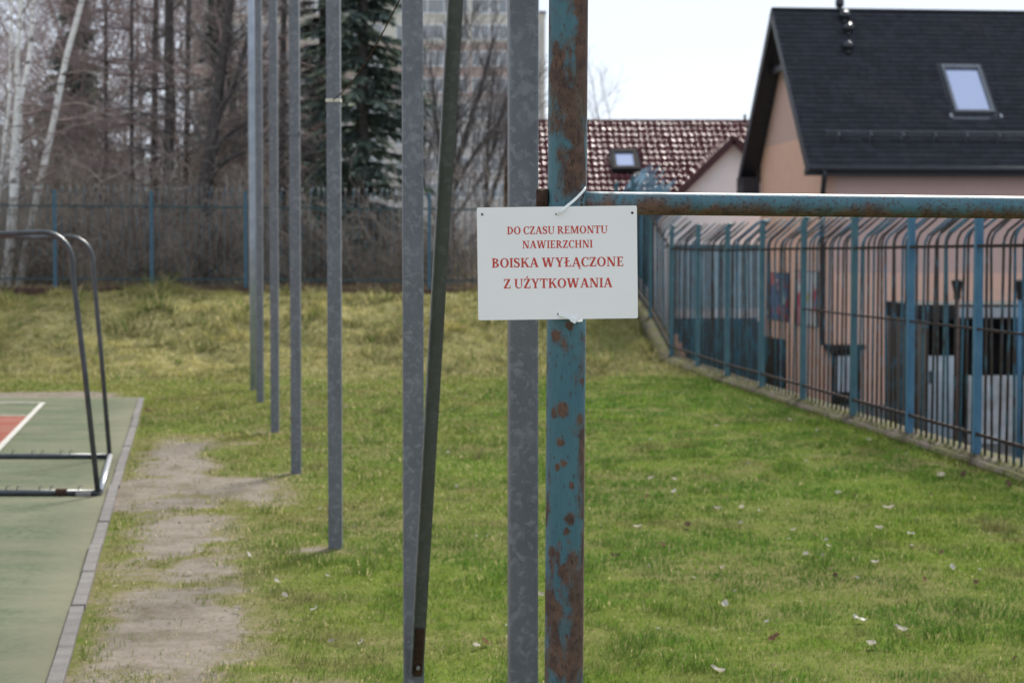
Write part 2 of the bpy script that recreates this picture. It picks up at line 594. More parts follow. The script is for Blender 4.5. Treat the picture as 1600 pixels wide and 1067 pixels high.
def flat(name, pts, z, mat, label):
    o = MB().add([(p[0], p[1], z) for p in pts], [tuple(range(len(pts)))]).build(name, mat)
    set_color(o.data, 'edge', np.zeros((len(pts), 3)))
    return tag(o, label, kind='structure')


flat('red_turf_field', [(xl(6) - .06, 6), (xl(20.6) - .06, 20.6), (-16, 20.6), (-16, 6)], .013, M['turf_red'], 'red inner field of the pitch')
flat('pitch_line', [(xl(6) - .06, 6), (xl(6), 6), (xl(22.45), 22.45), (xl(22.45) - .06, 22.45)], .018, M['line'], 'white line along the red field')
flat('pitch_line', [(-16, 22.38), (xl(22.38) - .06, 22.38), (xl(22.45) - .06, 22.45), (-16, 22.45)], .018, M['line'], 'white line across the far end of the pitch')
flat('pitch_line', [(-16, 20.58), (xl(20.58) - .06, 20.58), (xl(20.63) - .06, 20.63), (-16, 20.63)], .018, M['line'], 'white line along the far edge of the red field')

# kerb of single concrete edging stones
kerb = bpy.data.objects.new('kerb', None); COL.objects.link(kerb); kerb.location = (xk(5.0), 5.0, 0)
tag(kerb, 'concrete edging kerb between pitch and worn grass', kind='structure')
km = MB().obox((0, .498, -.06), Vector((1, 0, 0)), Vector((0, 1, 0)), Vector((0, 0, 1)), .033, .498, .09)
kme = km.mesh('kerb_stone'); kme.materials.append(M['kerb'])
for i in range(20):
    p = Vector((xk(3.4), 3.4, 0)) + dk * i
    o = link('kerb_stone', kme, None, kerb, p - kerb.location + Vector((.04 + random.uniform(-.005, .005), 0, random.uniform(-.004, .004))))
    o.rotation_euler = (random.uniform(-.004, .004), random.uniform(-.008, .008), math.atan(.1702) + random.uniform(-.004, .004))
    m = o.modifiers.new('bevel', 'BEVEL'); m.width = .004; m.segments = 2

# ------------------------------------------------------------------ galvanised net poles
PW = .08
poles = [(817, 5.33, 'wide galvanised square pole right behind the white sign'),
         (645, 7.5, 'galvanised square pole with a diagonal brace bolted to it'),
         (522.5, 11.28, 'galvanised square pole with a pale band near its top'),
         (461.5, 15.26, 'galvanised square pole with small clip, fourth from the sign'),
         (428.5, 18.87, 'slim galvanised square pole between the clipped pole and the far pair'),
         (405.5, 22.66, 'right one of the far touching pair of galvanised poles')]
pole_objs = []
for px, d, lab in poles:
    b = at(px, HOR, d)
    r = thing('net_pole', (b.x, d, 0), lab, 'pole', 'galvanised poles in a row along the pitch')
    m = MB()
    zt = 6.2
    h = PW / 2
    yaw = math.radians(5.0 if d < 6 else (5.5 if d < 9 else 0))
    ax = Vector((math.cos(yaw), math.sin(yaw), 0)); ay = Vector((-ax.y, ax.x, 0))
    m.obox((b.x, d, (zt - .35) / 2), ax, ay, Vector((0, 0, 1)), h, h, (zt + .35) / 2)
    m.build('shaft', M['galv'], r, bevel=.007)
    MB().obox((b.x, d, zt + .006), ax, ay, Vector((0, 0, 1)), h + .003, h + .003, .006).build('cap', M['galv'], r)
    pole_objs.append((r, b.x, d, ax, ay))


def band(i, py, hh, mat, name, proud=.004):
    r, X, d, ax, ay = pole_objs[i]
    z = at(0, py, d).z
    MB().obox((X, d, z), ax, ay, Vector((0, 0, 1)), PW / 2 + proud, PW / 2 + proud, hh).build(name, mat, r, bevel=.002)
    return Vector((X, d, z))


pale = NT('pale_band').set(Base_Color=(.62, .58, .48, 1), Roughness=.5).m
tie_pt = band(2, 158, .010, pale, 'band')
c4 = band(3, 210, .012, M['galv'], 'clip', .006)
MB().tube([c4 + Vector((.03, -.05, 0)), c4 + Vector((.065, -.06, .01)), c4 + Vector((.07, -.06, -.02))], .007, 6).build('hook', M['galv_dark'], pole_objs[3][0])
# round pole behind the pair
b = at(394.5, HOR, 24.95)
r = thing('net_pole', (b.x, 24.95, 0), 'left one of the far touching pair of poles, round and bluish', 'pole', 'galvanised poles in a row along the pitch')
MB().tube([(b.x, 24.95, z) for z in (-.35, 2, 4, 6.2)], .042, 16).build('shaft', mottled('bluish_galvanised_tube', (.26, .29, .34), (.34, .37, .42), 8, .4, .0, metallic=.4), r)
MB().sphere((b.x, 24.95, 6.2), .044, 10, 4, .5).build('cap', M['galv'], r)

# diagonal brace from the second pole up to the first: an angle section with a bolted foot
X1, d1 = pole_objs[1][1], 7.5
X0, d0 = pole_objs[0][1], 5.33
bp0 = at(652, 1052, 7.44)
bp1 = at(713, 0, 6.44)
bdir = (bp1 - bp0).normalized()
bp_top = bp0 + bdir * ((bp0.y - 5.42) / -bdir.y)
br = thing('diagonal_brace', bp0, 'dark steel brace leaning across two galvanised poles beside the sign', 'brace')
side = Vector((1, .12, 0)); side = (side - bdir * side.dot(bdir)).normalized(); nrm = bdir.cross(side).normalized()
if nrm.y > 0: nrm = -nrm
Lb = (bp_top - bp0).length
mid = (bp0 + bp_top) / 2
MB().obox(mid, bdir, side, nrm, Lb / 2, .0235, .0025).build('face_flange', M['galv_dark'], br, bevel=.001)
MB().obox(mid - side * .0265 + nrm * .009, bdir, side, nrm, Lb / 2, .0025, .016).build('side_flange', M['galv'], br, bevel=.001)
fp = bp0 + bdir * .10 + nrm * .0045
MB().obox(fp, bdir, side, nrm, .11, .017, .0018).build('foot_plate', M['rust'], br, bevel=.001)
bo = bp0 + bdir * .035 + nrm * .009
MB().tube([bo - nrm * .004, bo + nrm * .008], .008, 6).build('bolt', M['goal_bright'], br)

# thin rusty stay wire between second pole and the pale band
w0 = Vector((X1 - .03, 7.44, at(655, -4, 7.44).z + .02)); w1 = tie_pt + Vector((.0, -.05, .0))
ww = MB().tube([w0.lerp(w1, t) + Vector((0, 0, -.06 * math.sin(math.pi * t))) for t in np.linspace(0, 1, 12)], .0035, 6)
tag(ww.build('stay_wire', M['rust']), 'thin rusty wire strung from braced pole to the banded pole', 'wire')

# ------------------------------------------------------------------ rusty blue steel frame in front
PYD = 5.062
pb = at(879.5, 700, PYD)
fr = thing('pipe_barrier', (pb.x, PYD, 0), 'rusty blue round steel post with a horizontal pipe behind the sign', 'barrier')
R0 = .0515
me = MB().tube([(0, 0, z) for z in np.linspace(-.3, 3.4, 26)], R0, 48).mesh('post')
po = link('post', me, M['post_blue'], fr)
po.rotation_euler = (0, math.radians(.32), 0)
pz = at(960, 318, PYD).z
p_l = Vector((pb.x + .012, PYD, at(905, 317, PYD).z)); p_r = at(1600, 324.5, 5.19)
pd = (p_r - p_l).normalized()
pl = Vector((0, 0, 0))
me = MB().tube([(u, 0, 0) for u in np.linspace(0, 2.6, 30)], .0302, 40).mesh('crossbar')
cb = link('crossbar', me, M['pipe_blue'], fr, p_l - fr.location)
cb.rotation_euler = (0, -math.asin(pd.z), math.atan2(pd.y, pd.x))
# weld bead where the pipe meets the post, and the stub on the other side
mb = MB()
for k in range(30):
    a = 2 * math.pi * k / 30
    yy, zz = math.cos(a) * .033, math.sin(a) * .033
    xx = math.sqrt(max(R0 ** 2 - yy ** 2, 0))
    mb.sphere((p_l.x - .012 + xx + .004 + random.uniform(-.001, .002), PYD + yy, p_l.z + zz - .001), random.uniform(.005, .008), 7, 5)
mb.build('weld_bead', M['rust'], fr)
st = at(838, 310, PYD)
MB().tube([(st.x, PYD, st.z), (st.x + .03, PYD, st.z)], .026, 24).build('pipe_stub', M['rust'], fr)

# ------------------------------------------------------------------ sign
SGD = 4.992
PXM = SGD / FPX * 1.0
sc_ = at(871, 411, SGD)
roll = math.radians(.72)
sign = thing('notice_sign', sc_, 'white board with red Polish lettering tied to the blue post', 'sign')
SX = Vector((math.cos(roll), 0, math.sin(roll))); SZ = Vector((-math.sin(roll), 0, math.cos(roll))); SN = Vector((0, -1, 0))
SW, SH = 249.5 * PXM, 175.5 * PXM


def sp(u, v, n=0.0): return SX * u + SZ * v + SN * n


cu = bpy.data.curves.new('sign_outline', 'CURVE'); cu.dimensions = '2D'; cu.fill_mode = 'BOTH'; cu.extrude = .0015


def spline(pts):
    s = cu.splines.new('POLY'); s.points.add(len(pts) - 1); s.use_cyclic_u = True
    for p, q in zip(s.points, pts): p.co = (q[0], q[1], 0, 1)


rc = .004; rp = []
for cxx, cyy, a0 in ((SW / 2 - rc, SH / 2 - rc, 0), (-SW / 2 + rc, SH / 2 - rc, 90), (-SW / 2 + rc, -SH / 2 + rc, 180), (SW / 2 - rc, -SH / 2 + rc, 270)):
    for k in range(4):
        a = math.radians(a0 + 30 * k); rp.append((cxx + rc * math.cos(a), cyy + rc * math.sin(a)))
spline(rp)
holes = [(-116.5, 77), (-.6, 76), (117.5, 76.5), (.8, -80)]
for hx, hy in holes:
    spline([(hx * PXM + .0036 * math.cos(2 * math.pi * k / 16), hy * PXM + .0036 * math.sin(2 * math.pi * k / 16)) for k in range(16)])
co = bpy.data.objects.new('tmp_outline', cu); COL.objects.link(co)
dg = bpy.context.evaluated_depsgraph_get()
bme = bpy.data.meshes.new_from_object(co.evaluated_get(dg))
bpy.data.objects.remove(co); bpy.data.curves.remove(cu)
bme.materials.clear()
bme.transform(Matrix(((SX.x, SZ.x, SN.x, 0), (SX.y, SZ.y, SN.y, 0), (SX.z, SZ.z, SN.z, 0), (0, 0, 0, 1))))
bme.name = 'board'
link('board', bme, M['sign'], sign)
steel = NT('dark_eyelet').set(Base_Color=(.16, .15, .14, 1), Roughness=.4, Metallic=.7).m
for hx, hy in holes:
    t = MB()
    c = sp(hx * PXM, hy * PXM)
    n = 20
    vs = []
    for k in range(n):
        a = 2 * math.pi * k / n
        for rr, nn in ((.0036, .0018), (.0044, .0024), (.0030, .0018), (.0030, -.0016)):
            vs.append(sp(hx * PXM + rr * math.cos(a), hy * PXM + rr * math.sin(a), nn) + sc_)
    t.add(vs, [(4 * k + i, 4 * ((k + 1) % n) + i, 4 * ((k + 1) % n) + j, 4 * k + j) for k in range(n) for i, j in ((0, 2), (2, 3))], True)
    t.build('eyelet', steel, sign)

# --- hand-cut bold serif capitals (cap height 1)
TH, TN, SFH = .205, .095, .075


def cat_rom(P, per=6):
    out = []
    for i in range(len(P) - 1):
        p0, p1, p2, p3 = P[max(i - 1, 0)], P[i], P[i + 1], P[min(i + 2, len(P) - 1)]
        for k in range(per):
            t = k / per
            out.append(tuple(.5 * ((2 * b) + (-a + c) * t + (2 * a - 5 * b + 4 * c - d) * t * t + (-a + 3 * b - 3 * c + d) * t ** 3)
                             for a, b, c, d in zip(p0, p1, p2, p3)))
    out.append(P[-1]); return out


def rect(x0, y0, x1, y1): return [[(x0, y0), (x1, y0), (x1, y1), (x0, y1)]]


def stem(xc, w=TH, y0=0, y1=1, s0=.09, s1=.09):
    o = rect(xc - w / 2, y0, xc + w / 2, y1)
    if s0: o += rect(xc - w / 2 - s0, y0, xc + w / 2 + s0, y0 + SFH)
    if s1: o += rect(xc - w / 2 - s1, y1 - SFH, xc + w / 2 + s1, y1)
    return o


def diag(x0, y0, x1, y1, w): return [[(x0 - w / 2, y0), (x0 + w / 2, y0), (x1 + w / 2, y1), (x1 - w / 2, y1)]]


def ring(cx, cy, ro, ri, a0, a1, cxi=None, n=22):
    cxi = cx if cxi is None else cxi; out = []
    for k in range(n):
        A0, A1 = (math.radians(a0 + (a1 - a0) * (k + j) / n) for j in (0, 1))
        out.append([(cxi + ri[0] * math.cos(A0), cy + ri[1] * math.sin(A0)), (cx + ro[0] * math.cos(A0), cy + ro[1] * math.sin(A0)),
                    (cx + ro[0] * math.cos(A1), cy + ro[1] * math.sin(A1)), (cxi + ri[0] * math.cos(A1), cy + ri[1] * math.sin(A1))])
    return out


def strip(P, W):
    q = cat_rom([(x, y, w) for (x, y), w in zip(P, W)]); L, Rr = [], []
    for i, (x, y, w) in enumerate(q):
        a, b_ = q[max(i - 1, 0)], q[min(i + 1, len(q) - 1)]
        dx, dy = b_[0] - a[0], b_[1] - a[1]; l = math.hypot(dx, dy) or 1
        L.append((x - dy / l * w / 2, y + dx / l * w / 2)); Rr.append((x + dy / l * w / 2, y - dx / l * w / 2))
    return [[L[i], Rr[i], Rr[i + 1], L[i + 1]] for i in range(len(q) - 1)]


def G(ch):
    if ch == 'I': return .44, stem(.22)
    if ch == 'D': return .92, stem(.24, s0=.09, s1=.09) + ring(.30, .5, (.56, .5), (.34, .5 - TN), -90, 90)
    if ch == 'O': return .98, ring(.49, .5, (.45, .515), (.235, .515 - .085), 0, 360, n=40)
    if ch == 'C': return .84, ring(.49, .5, (.45, .515), (.235, .515 - .085), 48, 305, n=34) + rect(.70, .66, .775, .99) + rect(.74, .08, .80, .24)
    if ch == 'S': return .70, strip([(.565, .74), (.52, .88), (.36, .955), (.19, .92), (.125, .76), (.20, .62), (.35, .53), (.50, .43), (.575, .27), (.51, .10), (.34, .045), (.17, .10), (.11, .25)],
                                   [.075, .09, .10, .14, .19, .21, .215, .21, .19, .14, .10, .09, .075]) + rect(.535, .69, .605, .98) + rect(.07, .02, .14, .31)
    if ch == 'Z': return .80, rect(.07, .9, .72, 1) + rect(.05, 0, .75, .1) + diag(.18, .1, .60, .9, .24) + rect(.07, .7, .145, .9) + rect(.675, .1, .75, .31)
    if ch in 'AĄ':
        g = diag(.15, .03, .46, 1, .11) + diag(.77, .03, .47, 1, .23) + rect(.26, .29, .66, .375) + rect(.0, 0, .31, SFH) + rect(.58, 0, .95, SFH)
        if ch == 'Ą': g += strip([(.86, .02), (.78, -.08), (.77, -.17), (.86, -.215), (.94, -.19)], [.10, .10, .10, .08, .05])
        return .95, g
    if ch == 'U': return .98, rect(.13, .34, .13 + TH, 1) + rect(.04, 1 - SFH, .43, 1) + rect(.75, .34, .86, 1) + rect(.65, 1 - SFH, .96, 1) + ring(.495, .34, (.365, .355), (.255, .255), 180, 360, cxi=.545 + .0)
    if ch == 'R': return .95, stem(.24) + ring(.32, .725, (.42, .275), (.21, .275 - TN), -90, 90) + diag(.80, .03, .46, .47, .23) + rect(.70, 0, .96, SFH)
    if ch == 'B': return .87, stem(.24, s0=.09, s1=.09) + ring(.32, .755, (.41, .245), (.20, .245 - .085), -90, 90) + ring(.32, .275, (.47, .275), (.25, .275 - .085), -90, 90)
    if ch == 'E': return .80, stem(.24, s0=.09, s1=.09) + rect(.3, .905, .70, 1) + rect(.3, 0, .73, .095) + rect(.3, .465, .59, .55) + rect(.63, .76, .70, .92) + rect(.66, .08, .735, .27) + rect(.53, .38, .59, .63)
    if ch == 'T': return .84, stem(.42, s1=0) + rect(.06, .9, .78, 1) + rect(.03, .70, .105, 1) + rect(.735, .70, .81, 1)
    if ch == 'H': return 1.04, stem(.24) + stem(.80) + rect(.3, .455, .74, .55)
    if ch == 'N': return 1.04, rect(.15, 0, .25, 1) + rect(.05, 0, .38, SFH) + rect(.04, 1 - SFH, .3, 1) + rect(.79, 0, .89, 1) + rect(.67, 1 - SFH, 1.0, 1) + diag(.80, 0, .24, 1, .24)
    if ch == 'M': return 1.26, rect(.14, 0, .235, 1) + rect(.05, 0, .36, SFH) + rect(.04, 1 - SFH, .3, 1) + rect(.92, 0, 1.12, 1) + rect(.83, 0, 1.21, SFH) + rect(.96, 1 - SFH, 1.21, 1) + diag(.60, .05, .28, 1, .22) + diag(.60, .05, .95, 1, .13)
    if ch == 'W': return 1.40, diag(.42, 0, .19, 1, .22) + diag(.44, 0, .70, 1, .12) + diag(.93, 0, .70, 1, .22) + diag(.96, 0, 1.2, 1, .11) + rect(.02, 1 - SFH, .40, 1) + rect(1.04, 1 - SFH, 1.37, 1) + rect(.55, 1 - SFH, .86, 1)
    if ch == 'K': return .96, stem(.24) + diag(.33, .40, .73, .97, .12) + diag(.80, .03, .47, .60, .23) + rect(.59, 1 - SFH, .93, 1) + rect(.65, 0, .97, SFH)
    if ch == 'Y': return .92, stem(.46, y1=.48, s1=0) + diag(.46, .44, .19, .98, .22) + diag(.49, .44, .74, .98, .115) + rect(.02, 1 - SFH, .40, 1) + rect(.58, 1 - SFH, .90, 1)
    if ch == 'Ł': return .80, stem(.26) + rect(.3, 0, .74, .095) + rect(.67, .08, .745, .30) + [[(.03, .36), (.03, .47), (.58, .70), (.58, .59)]]
    if ch == 'Ż':
        w, g = G('Z'); return w, g + ring(.42, 1.17, (.095, .095), (.0, .0), 0, 360, n=16)
    return .3, []


lines = [('DO CZASU REMONTU', 51.4, 157.5, 12.0), ('NAWIERZCHNI', 29.2, 110.3, 12.0), ('BOISKA WYŁĄCZONE', 1.2, 207, 14.7), ('Z UŻYTKOWANIA', -31.4, 170.5, 14.8)]
for text, yc, wpx, hpx in lines:
    tot = sum(G(c)[0] for c in text)
    cap = hpx * PXM; ks = wpx * PXM / tot
    u = -wpx * PXM / 2 + .3 * PXM
    for c in text:
        w, polys = G(c)
        if polys:
            m = MB()
            for j, pl_ in enumerate(polys):
                m.add([sc_ + sp(u + x * ks, yc * PXM - cap / 2 + y * cap, .0017 + .000006 * j) for x, y in pl_], [tuple(range(len(pl_)))])
            nm = {'Ą': 'a', 'Ł': 'l', 'Ż': 'z'}.get(c, c.lower())
            m.build('letter', M['ink'], sign)
        u += w * ks

# cable ties
def tie(name, pts, w, th, label, head=None):
    t = thing(name, pts[0], label, 'cable tie')
    m = MB()
    pts = cat_rom([tuple(p) for p in pts], 8)
    pts = [Vector(p) for p in pts]
    vs, fs = [], []
    for i, p in enumerate(pts):
        d = (pts[min(i + 1, len(pts) - 1)] - pts[max(i - 1, 0)]).normalized()
        out = Vector((p.x - pb.x, p.y - PYD, 0)).normalized()
        n_ = (out - d * out.dot(d)).normalized(); sd = d.cross(n_)
        for a, b_ in ((-1, -1), (1, -1), (1, 1), (-1, 1)):
            vs.append(p + sd * (a * w / 2) + n_ * (b_ * th / 2))
    for i in range(len(pts) - 1):
        for k in range(4):
            fs.append((4 * i + k, 4 * i + (k + 1) % 4, 4 * i + 4 + (k + 1) % 4, 4 * i + 4 + k))
    m.add(vs, fs)
    m.build('strap', M['tie'], t, bevel=.0006)
    if head is not None:
        c, ax = head
        MB().obox(c, ax, SN.cross(ax).normalized(), SN, .0075, .0065, .004).build('head', M['tie'], t, bevel=.0015)
    return t


h1 = sc_ + sp(holes[1][0] * PXM, holes[1][1] * PXM, .0)
e1 = at(915, 294, PYD - .015)
q = lambda px, py, Y: at(px, py, Y)
tie('cable_tie', [h1 + Vector((0, .004, 0)), h1 + Vector((.003, -.006, .002)), q(880, 327, SGD - .010), q(897, 313, 4.999), q(909, 301, 5.016), q(915, 293.5, 5.045), q(912, 294, 5.10), q(895, 300, 5.125), q(870, 310, 5.122)],
    .0072, .0016, 'white nylon tie slanting up from the top edge of the sign')
h2 = sc_ + sp(holes[3][0] * PXM, holes[3][1] * PXM, .0)
hd = q(896.5, 500.5, SGD - .007)
tie('cable_tie', [h2 + Vector((0, .004, 0)), h2 + Vector((.003, -.006, -.001)), q(884, 494.5, SGD - .009), q(897, 500, SGD - .007), q(905, 501, 5.008), q(911, 500, 5.045), q(908, 501, 5.10), q(890, 503, 5.122), q(868, 503, 5.118)],
    .0072, .0016, 'white nylon tie with its lock at the bottom edge of the sign', (hd, Vector((.86, 0, -.5)).normalized()))

# ------------------------------------------------------------------ handball goal (seen from behind)
G0 = at(153, 777, 13.75); G0.z = 0
G1 = at(171.5, 719, 16.28); G1.z = 0
goal = thing('handball_goal', G0, 'dark tubular goal frame without a net at the pitch edge', 'goal')
rt = .0195
toff = Vector((-1, -.1702, 0)).normalized()
for i, (gb, name) in enumerate(((G0, 'near'), (G1, 'far'))):
    d = gb.y
    top = at(120 if i == 0 else 150, 400, d)
    H = 1.905 if i == 0 else 1.90
    lean = Vector((-.165 if i == 0 else -.125, 0, 0))
    pts = [gb + Vector((0, 0, .03)), gb + lean * .55 + Vector((0, 0, H * .5)), gb + lean + Vector((0, 0, H - .30))]
    rr = .22
    c0 = gb + lean + Vector((-rr, 0, H - .30 + .075))
    for k in range(0, 8):
        a = math.radians(90 * k / 7)
        pts.append(c0 + Vector((rr * math.cos(a), 0, rr * math.sin(a))))
    pe = c0 + Vector((0, 0, rr))
    pts += [pe + Vector((-.28, 0, -.012)), pe + Vector((-.42, 0, .0)), pe + Vector((-.95, 0, .012))]
    MB().tube(pts, rt, 14).build('side_hoop', M['goal'], goal)
    e_ = gb + Vector((-1.28, 0, .03))
    bar = MB().tube([gb + Vector((0, 0, .03)), e_], .022, 12).build('ground_bar', M['goal'], goal)
    for k, u in enumerate((.14, .34, .42, .58, .66, .83, .98)):
        c = gb + Vector((-u, 0, .05))
        MB().tube([c, c + Vector((0, 0, .022)), c + Vector((.018, 0, .03)), c + Vector((.03, 0, .022))], .004, 5).build('net_hook', M['goal'], bar)
    MB().box(e_.x - .04, e_.x + .04, e_.y - .04, e_.y + .04, 0, 2.06).build('goalpost', M['tie'], goal, bevel=.006)
MB().box(G0.x - 1.62, G0.x - 1.54, 0, 1, 0, 1)
e0, e1_ = G0 + Vector((-1.28, 0, 2.1)), G1 + Vector((-1.28, 0, 2.1))
MB().bar(e0, e1_, .08, .08).build('goal_crossbar', M['tie'], goal)
MB().tube([G0 + Vector((.012, .03, .035)), G1 + Vector((.012, -.03, .035))], .021, 12).build('back_bar', M['goal_bright'], goal)
MB().obox(G0 + Vector((-.10, -.028, .022)), Vector((1, 0, 0)), Vector((0, 1, 0)), Vector((0, 0, 1)), .055, .012, .018).build('tape_wrap', M['concrete'], goal, bevel=.008)
MB().tube([G0 + Vector((-.30, 0, .03)), G0 + Vector((-.22, 0, .03))], .031, 12).build('rust_sleeve', M['rust'], goal)

# ------------------------------------------------------------------ right-hand fence
HZ0 = Vector((0, 0, 1))
tf = math.atan(.0901)
f_out = Vector((math.cos(tf), math.sin(tf), 0))                 # away from the lawn
f_al = Vector((-.0901, 1, 0)).normalized()
FY = [12.1, 14.2, 16.28, 18.2, 20.2, 22.4, 24.6, 26.8, 29.0, 31.3, 33.4, 35.5, 37.6]
gzs = lambda x, y: float(gz(np.array([x]), np.array([y]))[0])


def fbase(Y):
    x = float(xf(Y)); return Vector((x, Y, gzs(x - .35, Y)))


rf = thing('steel_fence', fbase(22.4), 'blue and rusty bar fence with outward-bent tops along the right of the lawn', 'fence')
o0 = worigin(rf)


def bar_mesh(name, H, knee, out, r, n=7):
    z = [0, H * .5, knee - .05, knee, knee + .06]
    pts = [(0, 0, q_) for q_ in z[:3]] + [(.008, 0, knee), (.035, 0, knee + .055), (out * .5, 0, knee + (H - knee) * .52), (out, 0, H)]
    return MB().tube(pts, r, n).mesh(name)


bm_ = [bar_mesh('bar', 2.17, 1.85, .34, .012), bar_mesh('bar', 2.17, 1.85, .34, .012)]
bm_[0].materials.append(M['bar_worn']); bm_[1].materials.append(M['bar_rust'])
for i, Y in enumerate(FY):
    b = fbase(Y)
    m = MB().obox(b + Vector((0, 0, .87)), f_out, f_al, Vector((0, 0, 1)), .033, .033, 1.27)
    pst = m.build('post', M['fence_blue'] if Y < 19 else M['fence_teal'], rf, bevel=.006)
    MB().tube([b + Vector((0, 0, 2.13)), b + f_out * .02 + Vector((0, 0, 2.17)), b + f_out * .05 + Vector((0, 0, 2.16))], .03, 8).build('post_cap', M['fence_teal'], pst)
    if i + 1 == len(FY): break
    b2 = fbase(FY[i + 1])
    for z, rr, cond in ((1.81, .019, True), (.22, .019, True), (1.11, .013, FY[i + 1] < 23)):
        if cond:
            MB().bar(b + Vector((0, 0, z)) - f_out * .016, b2 + Vector((0, 0, z)) - f_out * .016, rr, rr * 1.5).build('rail', M['rail_rust'], rf)
    n = 11
    for k in range(1, n + 1):
        t = k / (n + 1)
        p = b.lerp(b2, t) + f_out * .012
        o = link('bar', bm_[random.random() < .68], None, rf, p - o0 + Vector((0, 0, .03)))
        o.rotation_euler = (random.gauss(0, .006), random.gauss(0, .008), tf + random.gauss(0, .10))
        o.scale = (1, 1, 1 + random.uniform(-.012, .012))
# plinth in lengths
for i in range(len(FY) - 1):
    a, b = fbase(FY[i]), fbase(FY[i + 1])
    m = MB()
    n = 8; ring_ = []
    for k in range(n + 1):
        p = a.lerp(b, k / n)
        w0_, w1_ = -.22 + random.uniform(-.02, .02), .17
        ztop = p.z + .045 + random.uniform(-.006, .006)
        ring_.append([p + f_out * w0_ + Vector((0, 0, -.25)), Vector((*(p + f_out * (w0_ + .02)).xy, ztop - .03)), Vector((*(p + f_out * (w0_ + .05)).xy, ztop)), Vector((*(p + f_out * w1_).xy, ztop + .01)), Vector((*(p + f_out * w1_).xy, FZ - .1))])
    vs = [v for r_ in ring_ for v in r_]
    m.add(vs, [(5 * k + j, 5 * k + j + 1, 5 * k + j + 6, 5 * k + j + 5) for k in range(n) for j in range(4)] + [(0, 1, 2, 3, 4), tuple(5 * n + j for j in (4, 3, 2, 1, 0))])
    m.build('plinth', M['plinth'], rf)
# blue profiled sheets on the far raised panels
M['sheet'] = mottled('blue_profiled_sheet', (.05, .16, .24), (.085, .22, .30), 5, .5, .0)
for i in (10, 11):
    a, b = fbase(FY[i]), fbase(FY[i + 1])
    m = MB(); n = 34; vs = []; prof = [(.42, .04), (1.2, .04), (1.6, .04), (1.96, .05)]
    for k in range(n + 1):
        p = a.lerp(b, k / n); cor = .012 * (1 if (k // 2) % 2 else -1)
        for z, u in prof:
            vs.append(p + f_out * (u + cor + .02) + Vector((0, 0, z + (.02 * random.uniform(-1, 1) if z > 2.3 else 0))))
    m.add(vs, [(4 * k + j, 4 * k + 4 + j, 4 * k + 5 + j, 4 * k + 1 + j) for k in range(n) for j in range(3)])
    so = m.build('profiled_sheet', M['sheet'], rf)
    for k in range(13):
        p = a.lerp(b, (k + .5) / 13) + f_out * .06
        h_ = random.uniform(.26, .52)
        MB().obox(p + Vector((0, 0, 1.90 + h_ / 2)) + f_out * (h_ * .36), f_al, (f_out * .7 + HZ0 * .95).normalized(), (f_out * .95 - HZ0 * .7).normalized(), random.uniform(.05, .085), h_ * .66, .003).build('sheet_strip', M['sheet'], rf)
    md = so.modifiers.new('thick', 'SOLIDIFY'); md.thickness = .003

# ------------------------------------------------------------------ back fence
def bbase(px):
    Y = 36.9 + (px / 780.0) * 1.1
    p = at(px, HOR, Y); return Vector((p.x, Y, 1.03 - .06 * px / 780))


bf = thing('steel_fence', bbase(384), 'teal bar fence along the top of the bank before the bare wood', 'fence')
o1 = worigin(bf)
PXS = [-214, -64, 86, 237, 384, 529, 671, 815, 950]
bar_b = bar_mesh('bar', 1.97, 1.80, .10, .0095, 6); bar_b.materials.append(M['bar_far'])
for i, px in enumerate(PXS):
    b = bbase(px)
    MB().box(b.x - .034, b.x + .034, b.y - .034, b.y + .034, b.z - .35, b.z + 1.98).build('post', M['post_far'], bf, bevel=.005)
    if i + 1 == len(PXS): break
    b2 = bbase(PXS[i + 1])
    for z in (.27, 1.67):
        MB().bar(b + Vector((0, -.014, z)), b2 + Vector((0, -.014, z)), .02, .034).build('rail', M['rail_far'], bf)
    for k in range(1, 13):
        p = b.lerp(b2, k / 13) + Vector((0, .012, 0))
        o = link('bar', bar_b, None, bf, p - o1 + Vector((0, 0, .09)))
        o.rotation_euler = (random.gauss(0, .006), random.gauss(0, .006), math.pi / 2 + random.gauss(0, .2))
    m = MB(); n = 6; vs = []
    for k in range(n + 1):
        p = b.lerp(b2, k / n); zt = p.z + .10 + random.uniform(-.012, .012)
        vs += [(p.x, p.y - .13, p.z - .4), (p.x, p.y - .12, zt), (p.x, p.y + .12, zt), (p.x, p.y + .13, p.z - .4)]
    m.add(vs, [(4 * k + j, 4 * k + j + 1, 4 * k + j + 5, 4 * k + j + 4) for k in range(n) for j in range(3)] + [(0, 1, 2, 3), tuple(4 * n + j for j in (3, 2, 1, 0))])
    m.build('plinth', M['brick_plinth'], bf)

# ------------------------------------------------------------------ dark-roofed house on the right
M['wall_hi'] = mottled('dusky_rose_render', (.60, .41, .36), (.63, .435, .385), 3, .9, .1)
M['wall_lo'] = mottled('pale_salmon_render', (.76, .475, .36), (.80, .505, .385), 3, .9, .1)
M['black_trim'] = mottled('anthracite_trim', (.017, .019, .026), (.026, .028, .036), 6, .5)


def shingle_mat():
    t = NT('bitumen_shingle').set(Roughness=.9)
    v = t.coord()
    a = t.attr('tint')
    c = t.mix(t.rng(t.noise(60, 3, .6, v), .35, .65), a, (.027, .029, .037))
    c = t.mix(t.rng(t.noise(.8, 5, .6, v), .56, .72, 0, .5), c, (.046, .046, .045))
    t.col(c); t.bump(t.noise(120, 2, .5, v), .25, .004)
    return t.m


